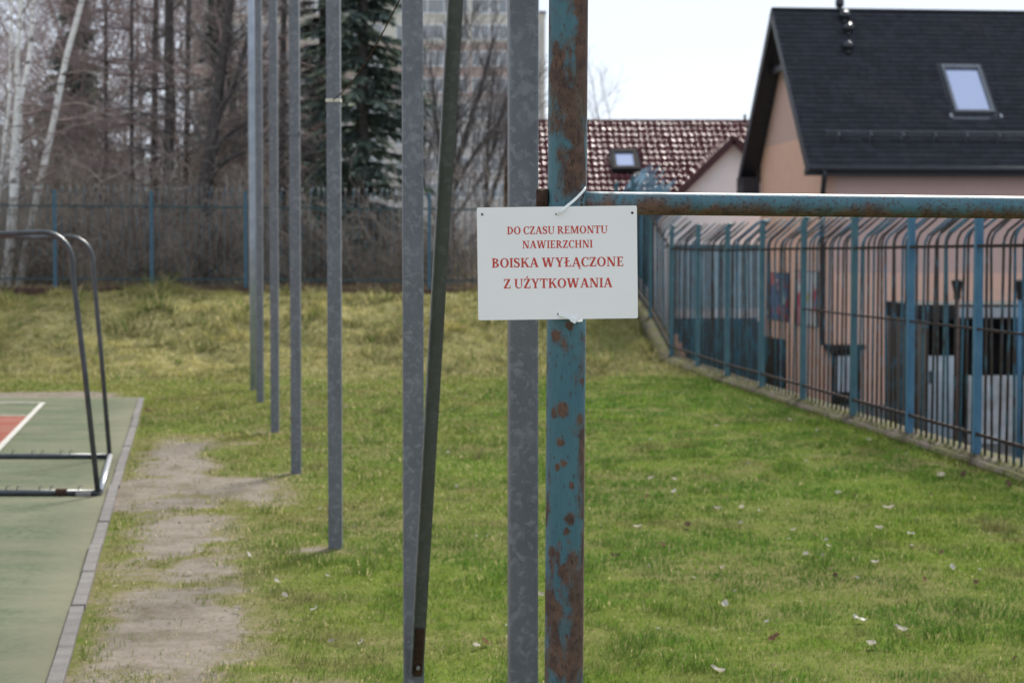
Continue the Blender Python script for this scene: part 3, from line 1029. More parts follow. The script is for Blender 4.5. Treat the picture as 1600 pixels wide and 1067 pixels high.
M['shingle'] = shingle_mat()
M['dark_glass'] = NT('roof_window_glass').set(Base_Color=(.10, .13, .20, 1), Roughness=.06, Metallic=.75).m
M['dark_glass'].node_tree.nodes['Principled BSDF'].inputs['Base Color'].default_value = (.45, .50, .66, 1)
ha = math.radians(6.0)
HU = Vector((math.cos(ha), math.sin(ha), 0)); HV = Vector((-math.sin(ha), math.cos(ha), 0)); HZ = Vector((0, 0, 1))
HO = at(1265, 262, 50.0)
HEZ = HO.z
DEP = 8.3
apx = at(1215, 15, 50 + DEP / 2)
RISE = apx.z - HEZ
house = thing('house', Vector((HO.x, HO.y, FZ)), 'salmon house with a steep dark shingle roof and roof window', 'house')


def hp(u, v, z): return Vector((HO.x, HO.y, 0)) + HU * u + HV * v + Vector((0, 0, z))


HL = 14.0; IU, IV = .55, .55
zoff = lambda v: HEZ + RISE * (1 - abs(v - DEP / 2) / (DEP / 2))
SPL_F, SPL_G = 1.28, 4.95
wv0, wv1 = IV, DEP - IV
# front wall, dusky tone above and paler salmon below; gable wall likewise
def wallpoly(pts, mat, name='wall'):
    return MB().add(pts, [tuple(range(len(pts)))]).build(name, mat, house)


def wall_slab(u0, u1, v0, v1, z0, z1, mat, name='wall'):
    m = MB()
    m.obox(hp((u0 + u1) / 2, (v0 + v1) / 2, (z0 + z1) / 2), HU, HV, HZ, (u1 - u0) / 2, (v1 - v0) / 2, (z1 - z0) / 2)
    return m.build(name, mat, house)


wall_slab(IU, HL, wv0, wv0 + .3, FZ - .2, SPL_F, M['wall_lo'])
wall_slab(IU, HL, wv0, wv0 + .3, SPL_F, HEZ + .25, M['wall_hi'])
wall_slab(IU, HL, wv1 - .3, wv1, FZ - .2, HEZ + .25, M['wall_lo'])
m = MB()
def gpoly(u, z0, pts): return [hp(u, v, z) for v, z in pts]
zlow = lambda v: zoff(v) - .12
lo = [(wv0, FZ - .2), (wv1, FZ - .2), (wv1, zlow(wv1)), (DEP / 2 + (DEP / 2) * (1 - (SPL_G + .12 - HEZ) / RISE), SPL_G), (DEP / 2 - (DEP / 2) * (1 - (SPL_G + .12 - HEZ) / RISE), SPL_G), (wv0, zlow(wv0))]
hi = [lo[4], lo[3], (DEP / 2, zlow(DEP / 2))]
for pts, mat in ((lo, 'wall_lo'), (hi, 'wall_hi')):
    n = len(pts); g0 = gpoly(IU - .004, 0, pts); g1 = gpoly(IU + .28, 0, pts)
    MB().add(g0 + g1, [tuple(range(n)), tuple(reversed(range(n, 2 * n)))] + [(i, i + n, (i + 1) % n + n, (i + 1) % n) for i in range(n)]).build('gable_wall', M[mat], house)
# roof: decks, shingle courses, verge boards, soffits, gutter
sl = math.hypot(DEP / 2, RISE)
RA = math.atan2(RISE, DEP / 2)
S_in = {0: HV * math.cos(RA) + HZ * math.sin(RA), 1: -HV * math.cos(RA) + HZ * math.sin(RA)}
N_out = {0: -HV * math.sin(RA) + HZ * math.cos(RA), 1: HV * math.sin(RA) + HZ * math.cos(RA)}
roof_objs = []
for sgn in (0, 1):
    e0_ = hp(0, 0 if sgn == 0 else DEP, HEZ)
    m = MB().obox(e0_ + HU * (HL / 2) + S_in[sgn] * (sl / 2) - N_out[sgn] * .07, HU, S_in[sgn], N_out[sgn], HL / 2, sl / 2, .06)
    ro = m.build('roof', M['black_trim'], house)
    roof_objs.append(ro)
    for ue in (0.0,):
        MB().obox(e0_ - HU * .02 + S_in[sgn] * (sl / 2) - N_out[sgn] * .11, HU, S_in[sgn], N_out[sgn], .02, sl / 2 + .02, .13).build('verge_board', M['black_trim'], house)
# boxed eaves ends
MB().obox(hp(IU / 2 - .03, DEP - .22, HEZ - .24), HU, HV, HZ, IU / 2 - .01, .40, .30).build('eaves_box', M['black_trim'], house)
MB().obox(hp(HL / 2, .30, HEZ - .10), HU, HV, HZ, HL / 2, .25, .09).build('soffit', M['black_trim'], house)
MB().obox(hp(IU / 2 + .02, DEP / 2, zoff(DEP / 2) - 1.62), HU, HV, HZ, .05, DEP / 2 * 1.62 / RISE, .09).build('collar_beam', M['black_trim'], house)
m = MB()
m.tube([hp(-.05, -.06, HEZ - .03), hp(HL, -.06, HEZ - .03)], .075, 12)
m.build('gutter', M['black_trim'], house)
dp = at(1291, 400, 50.3)
m = MB()
pu = .38
m.tube([hp(pu, -.06, HEZ - .08), hp(pu, -.06, HEZ - .22), hp(pu + .06, .30, HEZ - .62), hp(pu + .08, IV - .08, HEZ - .9), hp(pu + .1, IV - .08, -.55), hp(pu + .5, IV - .12, -.85)], .07, 10)
m.build('downpipe', M['black_trim'], house)
# shingle courses on the front slope (one tab after another, joined)
V_, F_, T_ = [], [], []
crs = .185; nc = int(sl / crs)
e0_ = hp(0, 0, HEZ)
for j in range(nc):
    s0 = j * crs; u = -.02 - random.random() * .3
    while u < HL:
        w = random.choice((.24, .30, .36)); gap = .012
        a0, a1 = max(u, -.02), min(u + w - gap, HL)
        if a1 > a0 + .03:
            t = random.uniform(.014, .034)
            P = [e0_ + HU * a0 + S_in[0] * (s0 - .012) + N_out[0] * .0, e0_ + HU * a1 + S_in[0] * (s0 - .012) + N_out[0] * 0,
                 e0_ + HU * a1 + S_in[0] * (s0 - .012) + N_out[0] * (t + .008), e0_ + HU * a0 + S_in[0] * (s0 - .012) + N_out[0] * (t + .008),
                 e0_ + HU * a1 + S_in[0] * (s0 + crs + .01) + N_out[0] * .004, e0_ + HU * a0 + S_in[0] * (s0 + crs + .01) + N_out[0] * .004]
            b = len(V_); V_ += [tuple(p) for p in P]
            F_ += [(b, b + 1, b + 2, b + 3), (b + 3, b + 2, b + 4, b + 5)]
            k = random.uniform(.6, 1.5); T_ += [(.026 * k, .0275 * k, .036 * k)] * 6
        u += w
me = fast_mesh('shingles', np.array(V_) - np.array(worigin(house)), np.array(F_))
set_color(me, 'tint', np.array(T_))
tag(link('shingles', me, M['shingle'], house), kind='stuff')
MB().obox(hp(HL / 2, DEP / 2, zoff(DEP / 2) + .015), HU, HV, HZ, HL / 2 + .02, .09, .03).build('ridge_cap', M['black_trim'], house)
# roof window
def on_roof(px, py): return hit(px, py, e0_, N_out[0])


wc = (on_roof(1469, 106) + on_roof(1529, 106) + on_roof(1553, 179) + on_roof(1492, 179)) / 4
wu = (on_roof(1529, 106) - on_roof(1469, 106)).length / 2
wh = (on_roof(1511, 179) - on_roof(1499, 106)).dot(S_in[0]); wh = abs(wh) / 2
wnd = MB()
N0, S0 = N_out[0], S_in[0]
rw = MB().obox(wc + N0 * .02, HU, S0, N0, wu + .10, wh + .12, .012).build('roof_window', M['black_trim'], house)
M['grey_trim'] = mottled('grey_aluminium', (.12, .13, .145), (.16, .17, .19), 6, .5, metallic=.3)
for du, ds, lu, ls in ((-wu + .04, 0, .045, wh), (wu - .04, 0, .045, wh), (0, wh - .05, wu, .07), (0, -wh + .04, wu, .045)):
    MB().obox(wc + HU * du + S0 * ds + N0 * (.06 if lu < .1 else .064), HU, S0, N0, lu, ls, .05).build('frame', M['grey_trim'], rw, bevel=.01)
MB().obox(wc + N0 * .045, HU, S0, N0, wu - .08, wh - .07, .006).build('pane', M['dark_glass'], rw)
for du in (-wu - .13, wu + .16):
    MB().obox(wc + HU * du - S0 * (wh + .10) + N0 * .04, HU, S0, N0, .035, .07, .02).build('flashing_clip', M['goal_bright'], rw)
MB().obox(wc - S0 * (wh + .18) + N0 * .024, HU, S0, N0, wu + .12, .03, .008).build('flashing', M['grey_trim'], rw)
# vents
gl = NT('glossy_black_vent').set(Base_Color=(.02, .022, .026, 1), Roughness=.18).m
for px, py, big in ((1312, 21, 1), (1320, 38, 0), (1326, 58, 0), (1325, 86, 0)):
    p = on_roof(px, py)
    vt = MB().tube([p - N0 * .05, p + HZ * (.22 if big else .2)], [.085, .075], 12).build('roof_vent', gl, house)
    if big:
        MB().tube([p + HZ * .17, p + HZ * .21, p + HZ * .36, p + HZ * .41], [.10, .125, .125, .10], 14).build('vent_cowl', gl, vt)
    else:
        MB().sphere(p + HZ * .24, .165, 14, 8, .85).build('vent_cowl', gl, vt)
# snow guard
a = on_roof(1290, 210); b = on_roof(1600, 213)
sa = (a - e0_).dot(S0)
g = MB()
for h_, r_ in ((.05, .010), (.17, .010), (.30, .018)):
    g.tube([e0_ + HU * .55 + S0 * (sa - .2) + N0 * h_, e0_ + HU * HL + S0 * (sa - .2) + N0 * h_], r_, 6)
k = .6
while k < HL:
    g.tube([e0_ + HU * k + S0 * (sa - .2) + N0 * .03, e0_ + HU * k + S0 * (sa - .2) + N0 * .30], .007, 4); k += .085
sg = g.build('snow_guard', M['grey_trim'], house)
k = .9
while k < HL:
    MB().obox(e0_ + HU * k + S0 * (sa - .24) + N0 * .14, HU, S0, N0, .016, .09, .15).build('bracket', M['grey_trim'], sg); k += .87

# posters, doors on the gable wall, recess on the front wall
gp0 = hp(IU - .004, 0, 0)
gn = -HU


def poster_mat(name, bg, cols, seed):
    t = NT(name).set(Roughness=.5)
    v = t.coord((1, .5, 1))
    c = bg
    for i, (cc, lo_) in enumerate(cols):
        mp = t.n.new('ShaderNodeMapping'); mp.inputs['Location'].default_value = (seed + i * 3.7, i * 5.1, seed * 2.3 + i)
        t.l.new(v, mp.inputs[0])
        c = t.mix(t.rng(t.noise(1.7 + .5 * i, 2, .5, mp.outputs[0]), lo_, lo_ + .05), c, cc)
    if isinstance(c, tuple): t.set(Base_Color=(*c, 1))
    else: t.col(c)
    return t.m


def gable_panel(name, x0, x1, y0, y1, mat, label, cat, th=.04):
    P = [hit(x, y, gp0, gn) for x, y in ((x0, y1), (x1, y1), (x1, y0), (x0, y0))]
    v0, v1 = (P[0] - gp0).dot(HV), (P[1] - gp0).dot(HV)
    z0, z1 = (P[0].z + P[1].z) / 2, (P[2].z + P[3].z) / 2
    c = hp(IU - .006 - th / 2, (v0 + v1) / 2, (z0 + z1) / 2)
    return c, abs(v1 - v0) / 2, (z1 - z0) / 2, th


for x0, x1, y0, y1, mat, lab in ((1201, 1232, 427, 499, poster_mat('blue_print', (.04, .10, .22), [((.42, .03, .05), .54), ((.65, .62, .5), .60), ((.02, .03, .06), .60)], 2.0), 'blue and red poster on the salmon gable wall'),
                                 (1243, 1278, 425, 508, poster_mat('red_white_print', (.62, .58, .55), [((.50, .03, .07), .50), ((.55, .42, .05), .62), ((.2, .2, .25), .64)], 7.0), 'white and red poster on the salmon gable wall')):
    c, hv, hz, th = gable_panel('poster', x0, x1, y0, y1, mat, lab, 'poster')
    p_ = thing('poster', c, lab, 'poster')
    MB().obox(c, HU, HV, HZ, th / 2, hv, hz).build('sheet', mat, p_)
    MB().obox(c + HU * .008, HU, HV, HZ, th / 2 - .006, hv + .05, hz + .025).build('backing', M['black_trim'], p_)
M['door_blue'] = mottled('blue_door_paint', (.05, .13, .22), (.07, .17, .27), 5, .5)
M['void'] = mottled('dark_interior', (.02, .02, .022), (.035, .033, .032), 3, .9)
c, hv, hz, th = gable_panel('door', 1196, 1228, 528, 640, None, '', '')
MB().obox(c, HU, HV, HZ, .03, hv, hz).build('gable_door', M['void'], house)
MB().obox(c - HU * .02 - HV * (hv * .7), HU, HV, HZ, .03, hv * .22, hz).build('door_leaf', M['door_blue'], house)
fp0 = hp(0, IV, 0)
fnn = -HV


def front_box(name, x0, x1, y0, y1, th, mat, out=.0, par=None):
    a_, b_ = hit(x0, y1, fp0, fnn), hit(x1, y0, fp0, fnn)
    u0, u1 = (a_ - fp0).dot(HU), (b_ - fp0).dot(HU)
    return MB().obox(hp((u0 + u1) / 2, IV - out - th / 2, (a_.z + b_.z) / 2), HU, HV, HZ, (u1 - u0) / 2, th / 2, (b_.z - a_.z) / 2).build(name, mat, par or house)


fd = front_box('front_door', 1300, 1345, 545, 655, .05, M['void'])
M['pale_blue'] = mottled('pale_blue_panel', (.42, .47, .52), (.55, .60, .64), 4, .5)
for x0, x1 in ((1304, 1318), (1322, 1338)):
    front_box('pane', x0, x1, 556, 612, .03, M['pale_blue'], .052, fd)
front_box('lintel', 1292, 1350, 538, 546, .14, M['black_trim'])

# ------------------------------------------------------------------ porch, lamps and whitewashed wall in the yard
M['white_wash'] = mottled('whitewashed_wall', (.33, .325, .325), (.48, .48, .49), 3, .9, .3)
pc = at(1432, 480, 41.0)
porch = thing('porch', (pc.x, 41, FZ), 'dark flat-roofed porch in the yard behind the fence', 'porch')
px1 = pc.x + 6.5
zt, zb = at(0, 476, 41).z, at(0, 500, 41).z
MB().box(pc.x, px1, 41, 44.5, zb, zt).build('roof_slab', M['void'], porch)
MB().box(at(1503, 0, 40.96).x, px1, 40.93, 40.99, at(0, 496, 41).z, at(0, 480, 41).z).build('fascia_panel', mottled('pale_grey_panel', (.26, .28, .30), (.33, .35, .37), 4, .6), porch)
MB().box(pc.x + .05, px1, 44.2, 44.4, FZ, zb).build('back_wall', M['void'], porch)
MB().box(pc.x, pc.x + .25, 41.05, 44.2, FZ, zb).build('side_wall', mottled('grey_timber', (.10, .085, .075), (.15, .13, .115), 6, .9, stretch=(5, 5, .5)), porch)
dr = MB().box(at(1455, 0, 41.4).x, at(1500, 0, 41.4).x, 41.4, 41.46, FZ, at(0, 556, 41.4).z).build('door', M['pale_blue'], porch)
MB().box(at(1460, 0, 41.3).x, at(1463, 0, 41.3).x, 41.34, 41.40, -1.0, -.75).build('handle', M['black_trim'], dr)
g0 = at(1512, 600, 40.4)
ww_ = MB().box(g0.x, g0.x + 6, 40.2, 40.5, FZ, at(0, 588, 40.2).z)
tag(ww_.build('yard_wall', M['white_wash']), 'low whitewashed wall in front of the porch', 'wall')
for px, lab, mat in ((1496, 'black lantern on brown post before the porch door', mottled('brown_post', (.09, .06, .05), (.13, .09, .075), 8, .8)),
                     (1594, 'black lantern on blue post nearest the right edge', M['fence_blue'])):
    Y = 37.5
    b = at(px, 440, Y)
    lp = thing('lantern_post', (b.x, Y, FZ), lab, 'lamp', 'lanterns in the yard')
    ztop = at(px, 466, Y).z
    MB().tube([(b.x, Y, FZ), (b.x, Y, ztop)], .045, 10).build('post', mat, lp)
    MB().tube([(b.x, Y, ztop - .03), (b.x, Y, ztop), (b.x, Y, ztop + .10), (b.x, Y, ztop + .30), (b.x, Y, ztop + .34), (b.x, Y, ztop + .37)], [.05, .07, .07, .115, .13, .05], 6, sm=False).build('lantern', M['void'], lp)
# blue shed / gate screen behind the fence
sx0, sx1 = at(1053, 0, 42).x, at(1189, 0, 42).x
shed = thing('shed', ((sx0 + sx1) / 2, 42, FZ), 'blue profiled metal shed with a white band behind the fence', 'shed')


def corr(x0, x1, y, z0, z1, mat, name, pitch_=.11, amp=.014):
    m = MB(); vs = []; n = max(2, int((x1 - x0) / pitch_ * 2))
    for k in range(n + 1):
        x = x0 + (x1 - x0) * k / n; yy = y - amp * (1 if (k // 1) % 2 else -1)
        vs += [(x, yy, z0), (x, yy, z1)]
    m.add(vs, [(2 * k, 2 * k + 2, 2 * k + 3, 2 * k + 1) for k in range(n)])
    return m.build(name, mat, shed)


zA, zB, zC = at(0, 386, 42).z, at(0, 482, 42).z, at(0, 497, 42).z
corr(sx0, sx1, 41.98, zB, zA, mottled('pale_blue_sheet', (.20, .275, .32), (.27, .35, .39), 4, .5), 'upper_sheet')
MB().box(sx0, sx1, 41.96, 42.02, zC, zB).build('white_band', M['white_wash'], shed)
corr(sx0, sx1, 41.97, FZ, zC - .06, mottled('teal_sheet', (.028, .085, .115), (.045, .115, .15), 5, .6), 'lower_sheet')
MB().box(sx0 + .02, sx1 - .02, 42.03, 43.6, FZ, zA - .02).build('body', M['door_blue'], shed)
MB().box(sx0 - .05, sx1 + .05, 41.92, 43.7, zA - .01, zA + .05).build('roof', M['fence_teal'], shed)
# stepped pink stair wall next to it
m = MB()
s0 = at(1046, 480, 41.0)
for k in range(9):
    m.box(s0.x + k * .085, s0.x + (k + 1) * .085, 40.9, 41.3, FZ, s0.z - .40 - k * .18)
tag(m.build('stair_wall', M['wall_lo']), 'stepped pinkish wall in front of the blue shed', 'wall')

# ------------------------------------------------------------------ red tiled house
rh_s = math.radians(31)
RY, RZ = 66.0, at(1000, 190, 66).z
ra = math.radians(1.5)
RU = Vector((math.cos(ra), math.sin(ra), 0)); RV = Vector((-math.sin(ra), math.cos(ra), 0))
RX0 = at(790, 0, 66).x
R00 = Vector((RX0, RY, RZ))
redh = thing('house', Vector((RX0 + 5, RY, FZ)), 'white house with a glossy maroon tiled roof and side gable', 'house')
RS = -RV * math.cos(rh_s) - HZ * math.sin(rh_s)                 # down the slope
RN = -RV * math.sin(rh_s) + HZ * math.cos(rh_s)
RLEN, RWID = 6.4, 13.0
M['maroon'] = mottled('glazed_maroon_tile', (.062, .021, .025), (.09, .029, .033), 2.0, .12)
M['maroon'].node_tree.nodes['Principled BSDF'].inputs['Specular IOR Level'].default_value = .016
M['maroon_dark'] = mottled('maroon_deck', (.05, .014, .016), (.07, .02, .022), 3, .5)
deck = MB().obox(R00 + RU * (RWID / 2) + RS * (RLEN / 2) - RN * .10, RU, RS, RN, RWID / 2, RLEN / 2, .04).build('roof', M['maroon_dark'], redh)
MB().obox(R00 + RU * (RWID / 2) + RV * 2.7 - HZ * 1.75, RU, (RV * math.cos(rh_s) - HZ * math.sin(rh_s)), (RV * math.sin(rh_s) + HZ * math.cos(rh_s)), RWID / 2, 3.2, .05).build('roof', M['maroon_dark'], redh)
TW, TL = .21, .415
nx_, ny_ = 10, 4
vs, fs = [], []
for j in range(ny_ + 1):
    t = j / ny_
    for i in range(nx_ + 1):
        s = i / nx_
        w = .046 * (1 - math.cos(2 * math.pi * s)) / 2
        lift = .032 * t + (.0 if j else 0)
        curve = .034 * math.sin(math.pi * t) ** 1.0
        p = RU * ((s - .5) * TW) + RS * (t * TL) + RN * (w + lift + curve - .02)
        vs.append(p)
for j in range(ny_):
    for i in range(nx_):
        b = j * (nx_ + 1) + i
        fs.append((b, b + nx_ + 1, b + nx_ + 2, b + 1))
lo_b = len(vs)
for i in range(nx_ + 1):
    s = i / nx_
    vs.append(RU * ((s - .5) * TW) + RS * TL + RN * -.045)
for i in range(nx_):
    fs.append((ny_ * (nx_ + 1) + i, lo_b + i, lo_b + i + 1, ny_ * (nx_ + 1) + i + 1))
tile_me = MB().add(vs, fs, True).mesh('roof_tile')
tile_me.materials.append(M['maroon'])
tv = np.array([tuple(v) for v in vs]); tfc = np.array(fs)
SKY = (976, 254)
rwc = hit(SKY[0], SKY[1], R00, RN)
restV, restF, cnt = [], [], 0
ncol, nrow = int(RWID / TW), int(RLEN / TL)
cand = []
for j in range(nrow):
    for i in range(ncol):
        p = R00 + RU * ((i + .5) * TW) + RS * (j * TL)
        du, ds = (p - rwc).dot(RU), (p + RS * TL / 2 - rwc).dot(RS)
        if abs(du) < .47 and abs(ds) < .72: continue
        xpx = 800 + 3000 * p.x / p.y
        vis = j < 11 and 835 < xpx < 1175
        cand.append((0 if vis else 1, j, i, p))
cand.sort(key=lambda c: (c[0], c[1], c[2]))
for vis, j, i, p in cand:
    if vis == 0 and cnt < 300:
        o = link('roof_tile', tile_me, None, deck, p - worigin(redh))
        o.rotation_euler = (random.gauss(0, .05), random.gauss(0, .05), random.gauss(0, .012)); cnt += 1
    else:
        b = len(restV) * len(tv)
        restV.append(tv + np.array(p) - np.array(worigin(redh))); restF.append(tfc + b)
tag(link('roof_tiles', fast_mesh('roof_tiles', np.concatenate(restV), np.concatenate(restF), True), M['maroon'], deck), kind='stuff')
for k in range(int(RWID / .36)):
    c0 = R00 + RU * (k * .36) + HZ * .015
    MB().tube([c0, c0 + RU * .345], [.062, .07], 8).build('ridge_tile', M['maroon'], deck)
# walls
zE = (R00 + RS * RLEN).z
MB().obox(R00 + RU * (RWID / 2) - RV * 4.6 + HZ * ((zE + .3 + FZ) / 2 - RZ), RU, RV, HZ, RWID / 2 - .4, .15, (zE + .3 - FZ) / 2).build('wall', mottled('white_render', (.66, .66, .67), (.74, .74, .75), 2, .9, .05), redh)
# roof window
rwn = MB().obox(rwc + RN * .05, RU, RS, RN, .46, .70, .03).build('roof_window', M['void'], redh)
for du, ds, lu, ls in ((-.37, 0, .08, .62), (.37, 0, .08, .62), (0, -.58, .44, .10), (0, .58, .44, .09)):
    MB().obox(rwc + RU * du + RS * ds + RN * (.10 if lu < .1 else .104), RU, RS, RN, lu, ls, .05).build('frame', M['void'], rwn)
MB().obox(rwc + RN * .09, RU, RS, RN, .30, .50, .01).build('pane', M['dark_glass'], rwn)
# cross gable
GY = 60.6
ga = at(1145, 224, GY)
hw = 2.7
gw = MB()
zbot = FZ
pts = [(ga.x - hw, GY, zbot), (ga.x + hw, GY, zbot), (ga.x + hw, GY, ga.z - hw * .98), (ga.x, GY, ga.z), (ga.x - hw, GY, ga.z - hw * .98)]
pts2 = [(x, y + 5, z) for x, y, z in pts]
gw.add(pts + pts2, [(0, 1, 2, 3, 4), (9, 8, 7, 6, 5)] + [(i, i + 5, (i + 1) % 5 + 5, (i + 1) % 5) for i in range(5)])
gw.build('gable_wall', mottled('grey_white_render', (.78, .79, .82), (.84, .85, .87), 1.3, .9, .05), redh)
for s_ in (-1, 1):
    d_ = Vector((s_, 0, -.98)).normalized(); n_ = Vector((s_ * .98, 0, 1)).normalized()
    st_ = Vector((ga.x, GY - .25, ga.z + .13))
    L_ = hw * 1.42 + .35
    MB().obox(st_ + d_ * (L_ / 2) + Vector((0, 2.8, 0)), d_, Vector((0, 1, 0)), n_, L_ / 2, 2.8, .06).build('gable_roof', M['maroon'], redh)
    MB().obox(st_ + d_ * (L_ / 2) + Vector((0, -.03, -.04)), d_, Vector((0, 1, 0)), n_, L_ / 2, .03, .11).build('verge_tiles', M['maroon_dark'], redh)
vp = at(1165, 182, 66)
MB().tube([(vp.x, 66.2, RZ - .1), (vp.x, 66.2, RZ + .25)], .05, 8).build('roof_vent', gl, redh)

# ------------------------------------------------------------------ block of flats far behind
BD = 205.0
bx0, bx1 = at(300, 0, BD).x, at(838, 0, BD).x
flats = thing('apartment_block', ((bx0 + bx1) / 2, BD, 0), 'tall beige and pink block of flats behind the bare trees', 'building')
f_h = 2.83
ztop = at(0, -45, BD).z
cream = mottled('cream_facade', (.58, .545, .49), (.63, .59, .535), .25, .9)
pinkb = mottled('brown_pink_facade', (.43, .335, .305), (.48, .375, .34), .25, .9)
lilac = mottled('lilac_grey_facade', (.50, .46, .45), (.55, .51, .50), .25, .9)
wy = [at(0, y, BD).z for y in (10, 50.5, 92, 133.5, 175, 216, 257, 298)]
zs = [ztop, at(0, 68, BD).z, at(0, 152, BD).z, -1]
for (z1, z0), mt in zip(zip(zs[:-1], zs[1:]), (cream, pinkb, lilac)):
    MB().box(bx0, bx1, BD, BD + 12, z0, z1).build('facade', mt, flats)
MB().box(bx1, bx1 + .95, BD + .5, BD + 11, -1, at(0, 20, BD).z).build('stair_tower', cream, flats)
MB().box(bx1 - .05, bx1 + 1.05, BD + .35, BD + 11.1, at(0, 20, BD).z, at(0, 17, BD).z).build('tower_cap', M['black_trim'], flats)
wf = NT('white_window_frame').set(Base_Color=(.7, .71, .73, 1), Roughness=.5).m
wg = NT('window_glass').set(Base_Color=(.27, .28, .30, 1), Roughness=.25, Metallic=.1).m
fr_me = MB().box(-.95, .95, -.06, .0, -.8, .8).mesh('window'); fr_me.materials.append(wf)
pn_me = MB().box(-.38, .38, -.02, .0, -.68, .68).mesh('pane'); pn_me.materials.append(wg)
sl_me = MB().box(-.85, .85, -.12, .0, -.06, .0).mesh('sill'); sl_me.materials.append(wf)
o2 = worigin(flats)
for ci, px in enumerate((310, 345, 372, 412, 438, 480, 508, 560, 585, 632, 668, 694, 718, 751, 779, 806, 828)):
    for ri, z in enumerate(wy):
        x = at(px, 0, BD).x
        w = link('window', fr_me, None, flats, Vector((x, BD, z)) - o2)
        for s_ in (-1, 1):
            link('pane', pn_me, None, w, (s_ * .45, -.062, 0))
        link('sill', sl_me, None, w, (0, -.01, -.81))

# ------------------------------------------------------------------ trees
def tubes(segs, n=3):
    a = np.array([(*s[0], *s[1], s[2], s[3]) for s in segs], dtype=np.float64)
    p0, p1, r0, r1 = a[:, :3], a[:, 3:6], a[:, 6], a[:, 7]
    d = p1 - p0; d /= np.maximum(np.linalg.norm(d, axis=1, keepdims=True), 1e-9)
    ref = np.where(np.abs(d[:, 2:3]) > .9, np.array([[1., 0, 0]]), np.array([[0, 0, 1.]]))
    u = np.cross(d, ref); u /= np.linalg.norm(u, axis=1, keepdims=True); w = np.cross(d, u)
    vs = []
    for p, r in ((p0, r0), (p1, r1)):
        for k in range(n):
            an = 2 * math.pi * k / n
            vs.append(p + (u * math.cos(an) + w * math.sin(an)) * r[:, None])
    V = np.stack(vs, 1).reshape(-1, 3)
    base = (np.arange(len(a)) * 2 * n)[:, None]
    F = np.concatenate([base + np.array([[k, (k + 1) % n, n + (k + 1) % n, n + k]]) for k in range(n)], 0)
    return V, F


def grow(segs, p, d, L, r, lvl, P, rnd):
    """a limb that bends, tapers and forks; P: dict of habits"""
    n = max(2, int(P.get('seg', 4) - lvl * .3))
    pts = [p]; rad = [r]
    for i in range(n):
        d = (d + Vector((rnd.gauss(0, 1), rnd.gauss(0, 1), rnd.gauss(0, 1))) * P['wob'] + Vector((0, 0, P['up'][min(lvl, len(P['up']) - 1)]))).normalized()
        q_ = p + d * (L / n)
        r2 = max(r * (1 - (1 - P['taper']) * (i + 1) / n) if True else r, P['rmin'])
        segs.append((p, q_, rad[-1], r2)); p = q_; pts.append(p); rad.append(r2)
    if lvl >= P['max']: return
    nb = P['n'][min(lvl, len(P['n']) - 1)]
    for k in range(nb):
        t = P['from'][min(lvl, len(P['from']) - 1)]; t = t + (1 - t) * (k + rnd.random()) / nb
        i = min(int(t * n), n - 1); f = t * n - i
        bp = pts[i].lerp(pts[i + 1], f); br_ = rad[i] * (1 - f) + rad[i + 1] * f
        ax = (pts[i + 1] - pts[i]).normalized()
        side_ = ax.cross(Vector((rnd.gauss(0, 1), rnd.gauss(0, 1), rnd.gauss(0, 1)))).normalized()
        ang = math.radians(P['ang'][min(lvl, len(P['ang']) - 1)] + rnd.gauss(0, 9))
        nd = (ax * math.cos(ang) + side_ * math.sin(ang)).normalized()
        ln = L * P['len'][min(lvl, len(P['len']) - 1)] * rnd.uniform(.65, 1.2) * (1 - .45 * t if lvl == 0 else 1)
        grow(segs, bp, nd, ln, max(br_ * P['rk'], P['rmin']), lvl + 1, P, rnd)


def limb(segs, path, r0, r1, P, rnd, nb, blen, ang=55, lvl=1, start=.25, side_bias=None):
    q_ = [Vector(x) for x in cat_rom([tuple(x) for x in path], 5)]
    n = len(q_) - 1
    for i in range(n):
        a_, b_ = r0 + (r1 - r0) * i / n, r0 + (r1 - r0) * (i + 1) / n
        segs.append((q_[i], q_[i + 1], a_, b_))
    for k in range(nb):
        t = start + (1 - start) * (k + rnd.random()) / nb
        i = min(int(t * n), n - 1)
        ax = (q_[i + 1] - q_[i]).normalized()
        side_ = ax.cross(Vector((rnd.gauss(0, 1), rnd.gauss(0, 1), rnd.gauss(0, 1)))).normalized()
        an = math.radians(ang + rnd.gauss(0, 10))
        nd = ax * math.cos(an) + side_ * math.sin(an)
        grow(segs, q_[i], nd, blen * rnd.uniform(.6, 1.2) * (1 - .4 * t), max((r0 + (r1 - r0) * t) * .42, P['rmin']), lvl, P, rnd)


M['bark_dark'] = mottled('dark_bark', (.065, .058, .057), (.11, .098, .094), 9, .95, .3)
M['bark_brown'] = mottled('purple_brown_twigs', (.20, .152, .150), (.285, .222, .215), 5, .95)
M['bark_grey'] = mottled('grey_bark', (.13, .115, .113), (.20, .178, .172), 7, .95, .3)


def birch_mat():
    t = NT('birch_bark').set(Roughness=.8)
    v = t.coord((1, 1, 5))
    n = t.noise(2.2, 6, .65, v)
    c = t.mix(t.rng(t.noise(5, 4, .6), .4, .7), (.80, .78, .76), (.60, .58, .56))
    c = t.mix(t.rng(n, .56, .62), c, (.05, .045, .04))
    t.col(c); return t.m


M['birch'] = birch_mat()
M['pale_branch'] = mottled('pale_bark', (.22, .19, .165), (.31, .27, .235), 9, .9)
BARE = dict(seg=5, wob=.10, up=[.05, .05, .04, .02], taper=.35, rmin=.0055, max=3, n=[9, 6, 4], ang=[42, 40, 38], len=[.55, .5, .5], rk=.55)
BARE['from'] = [.3, .25, .2]


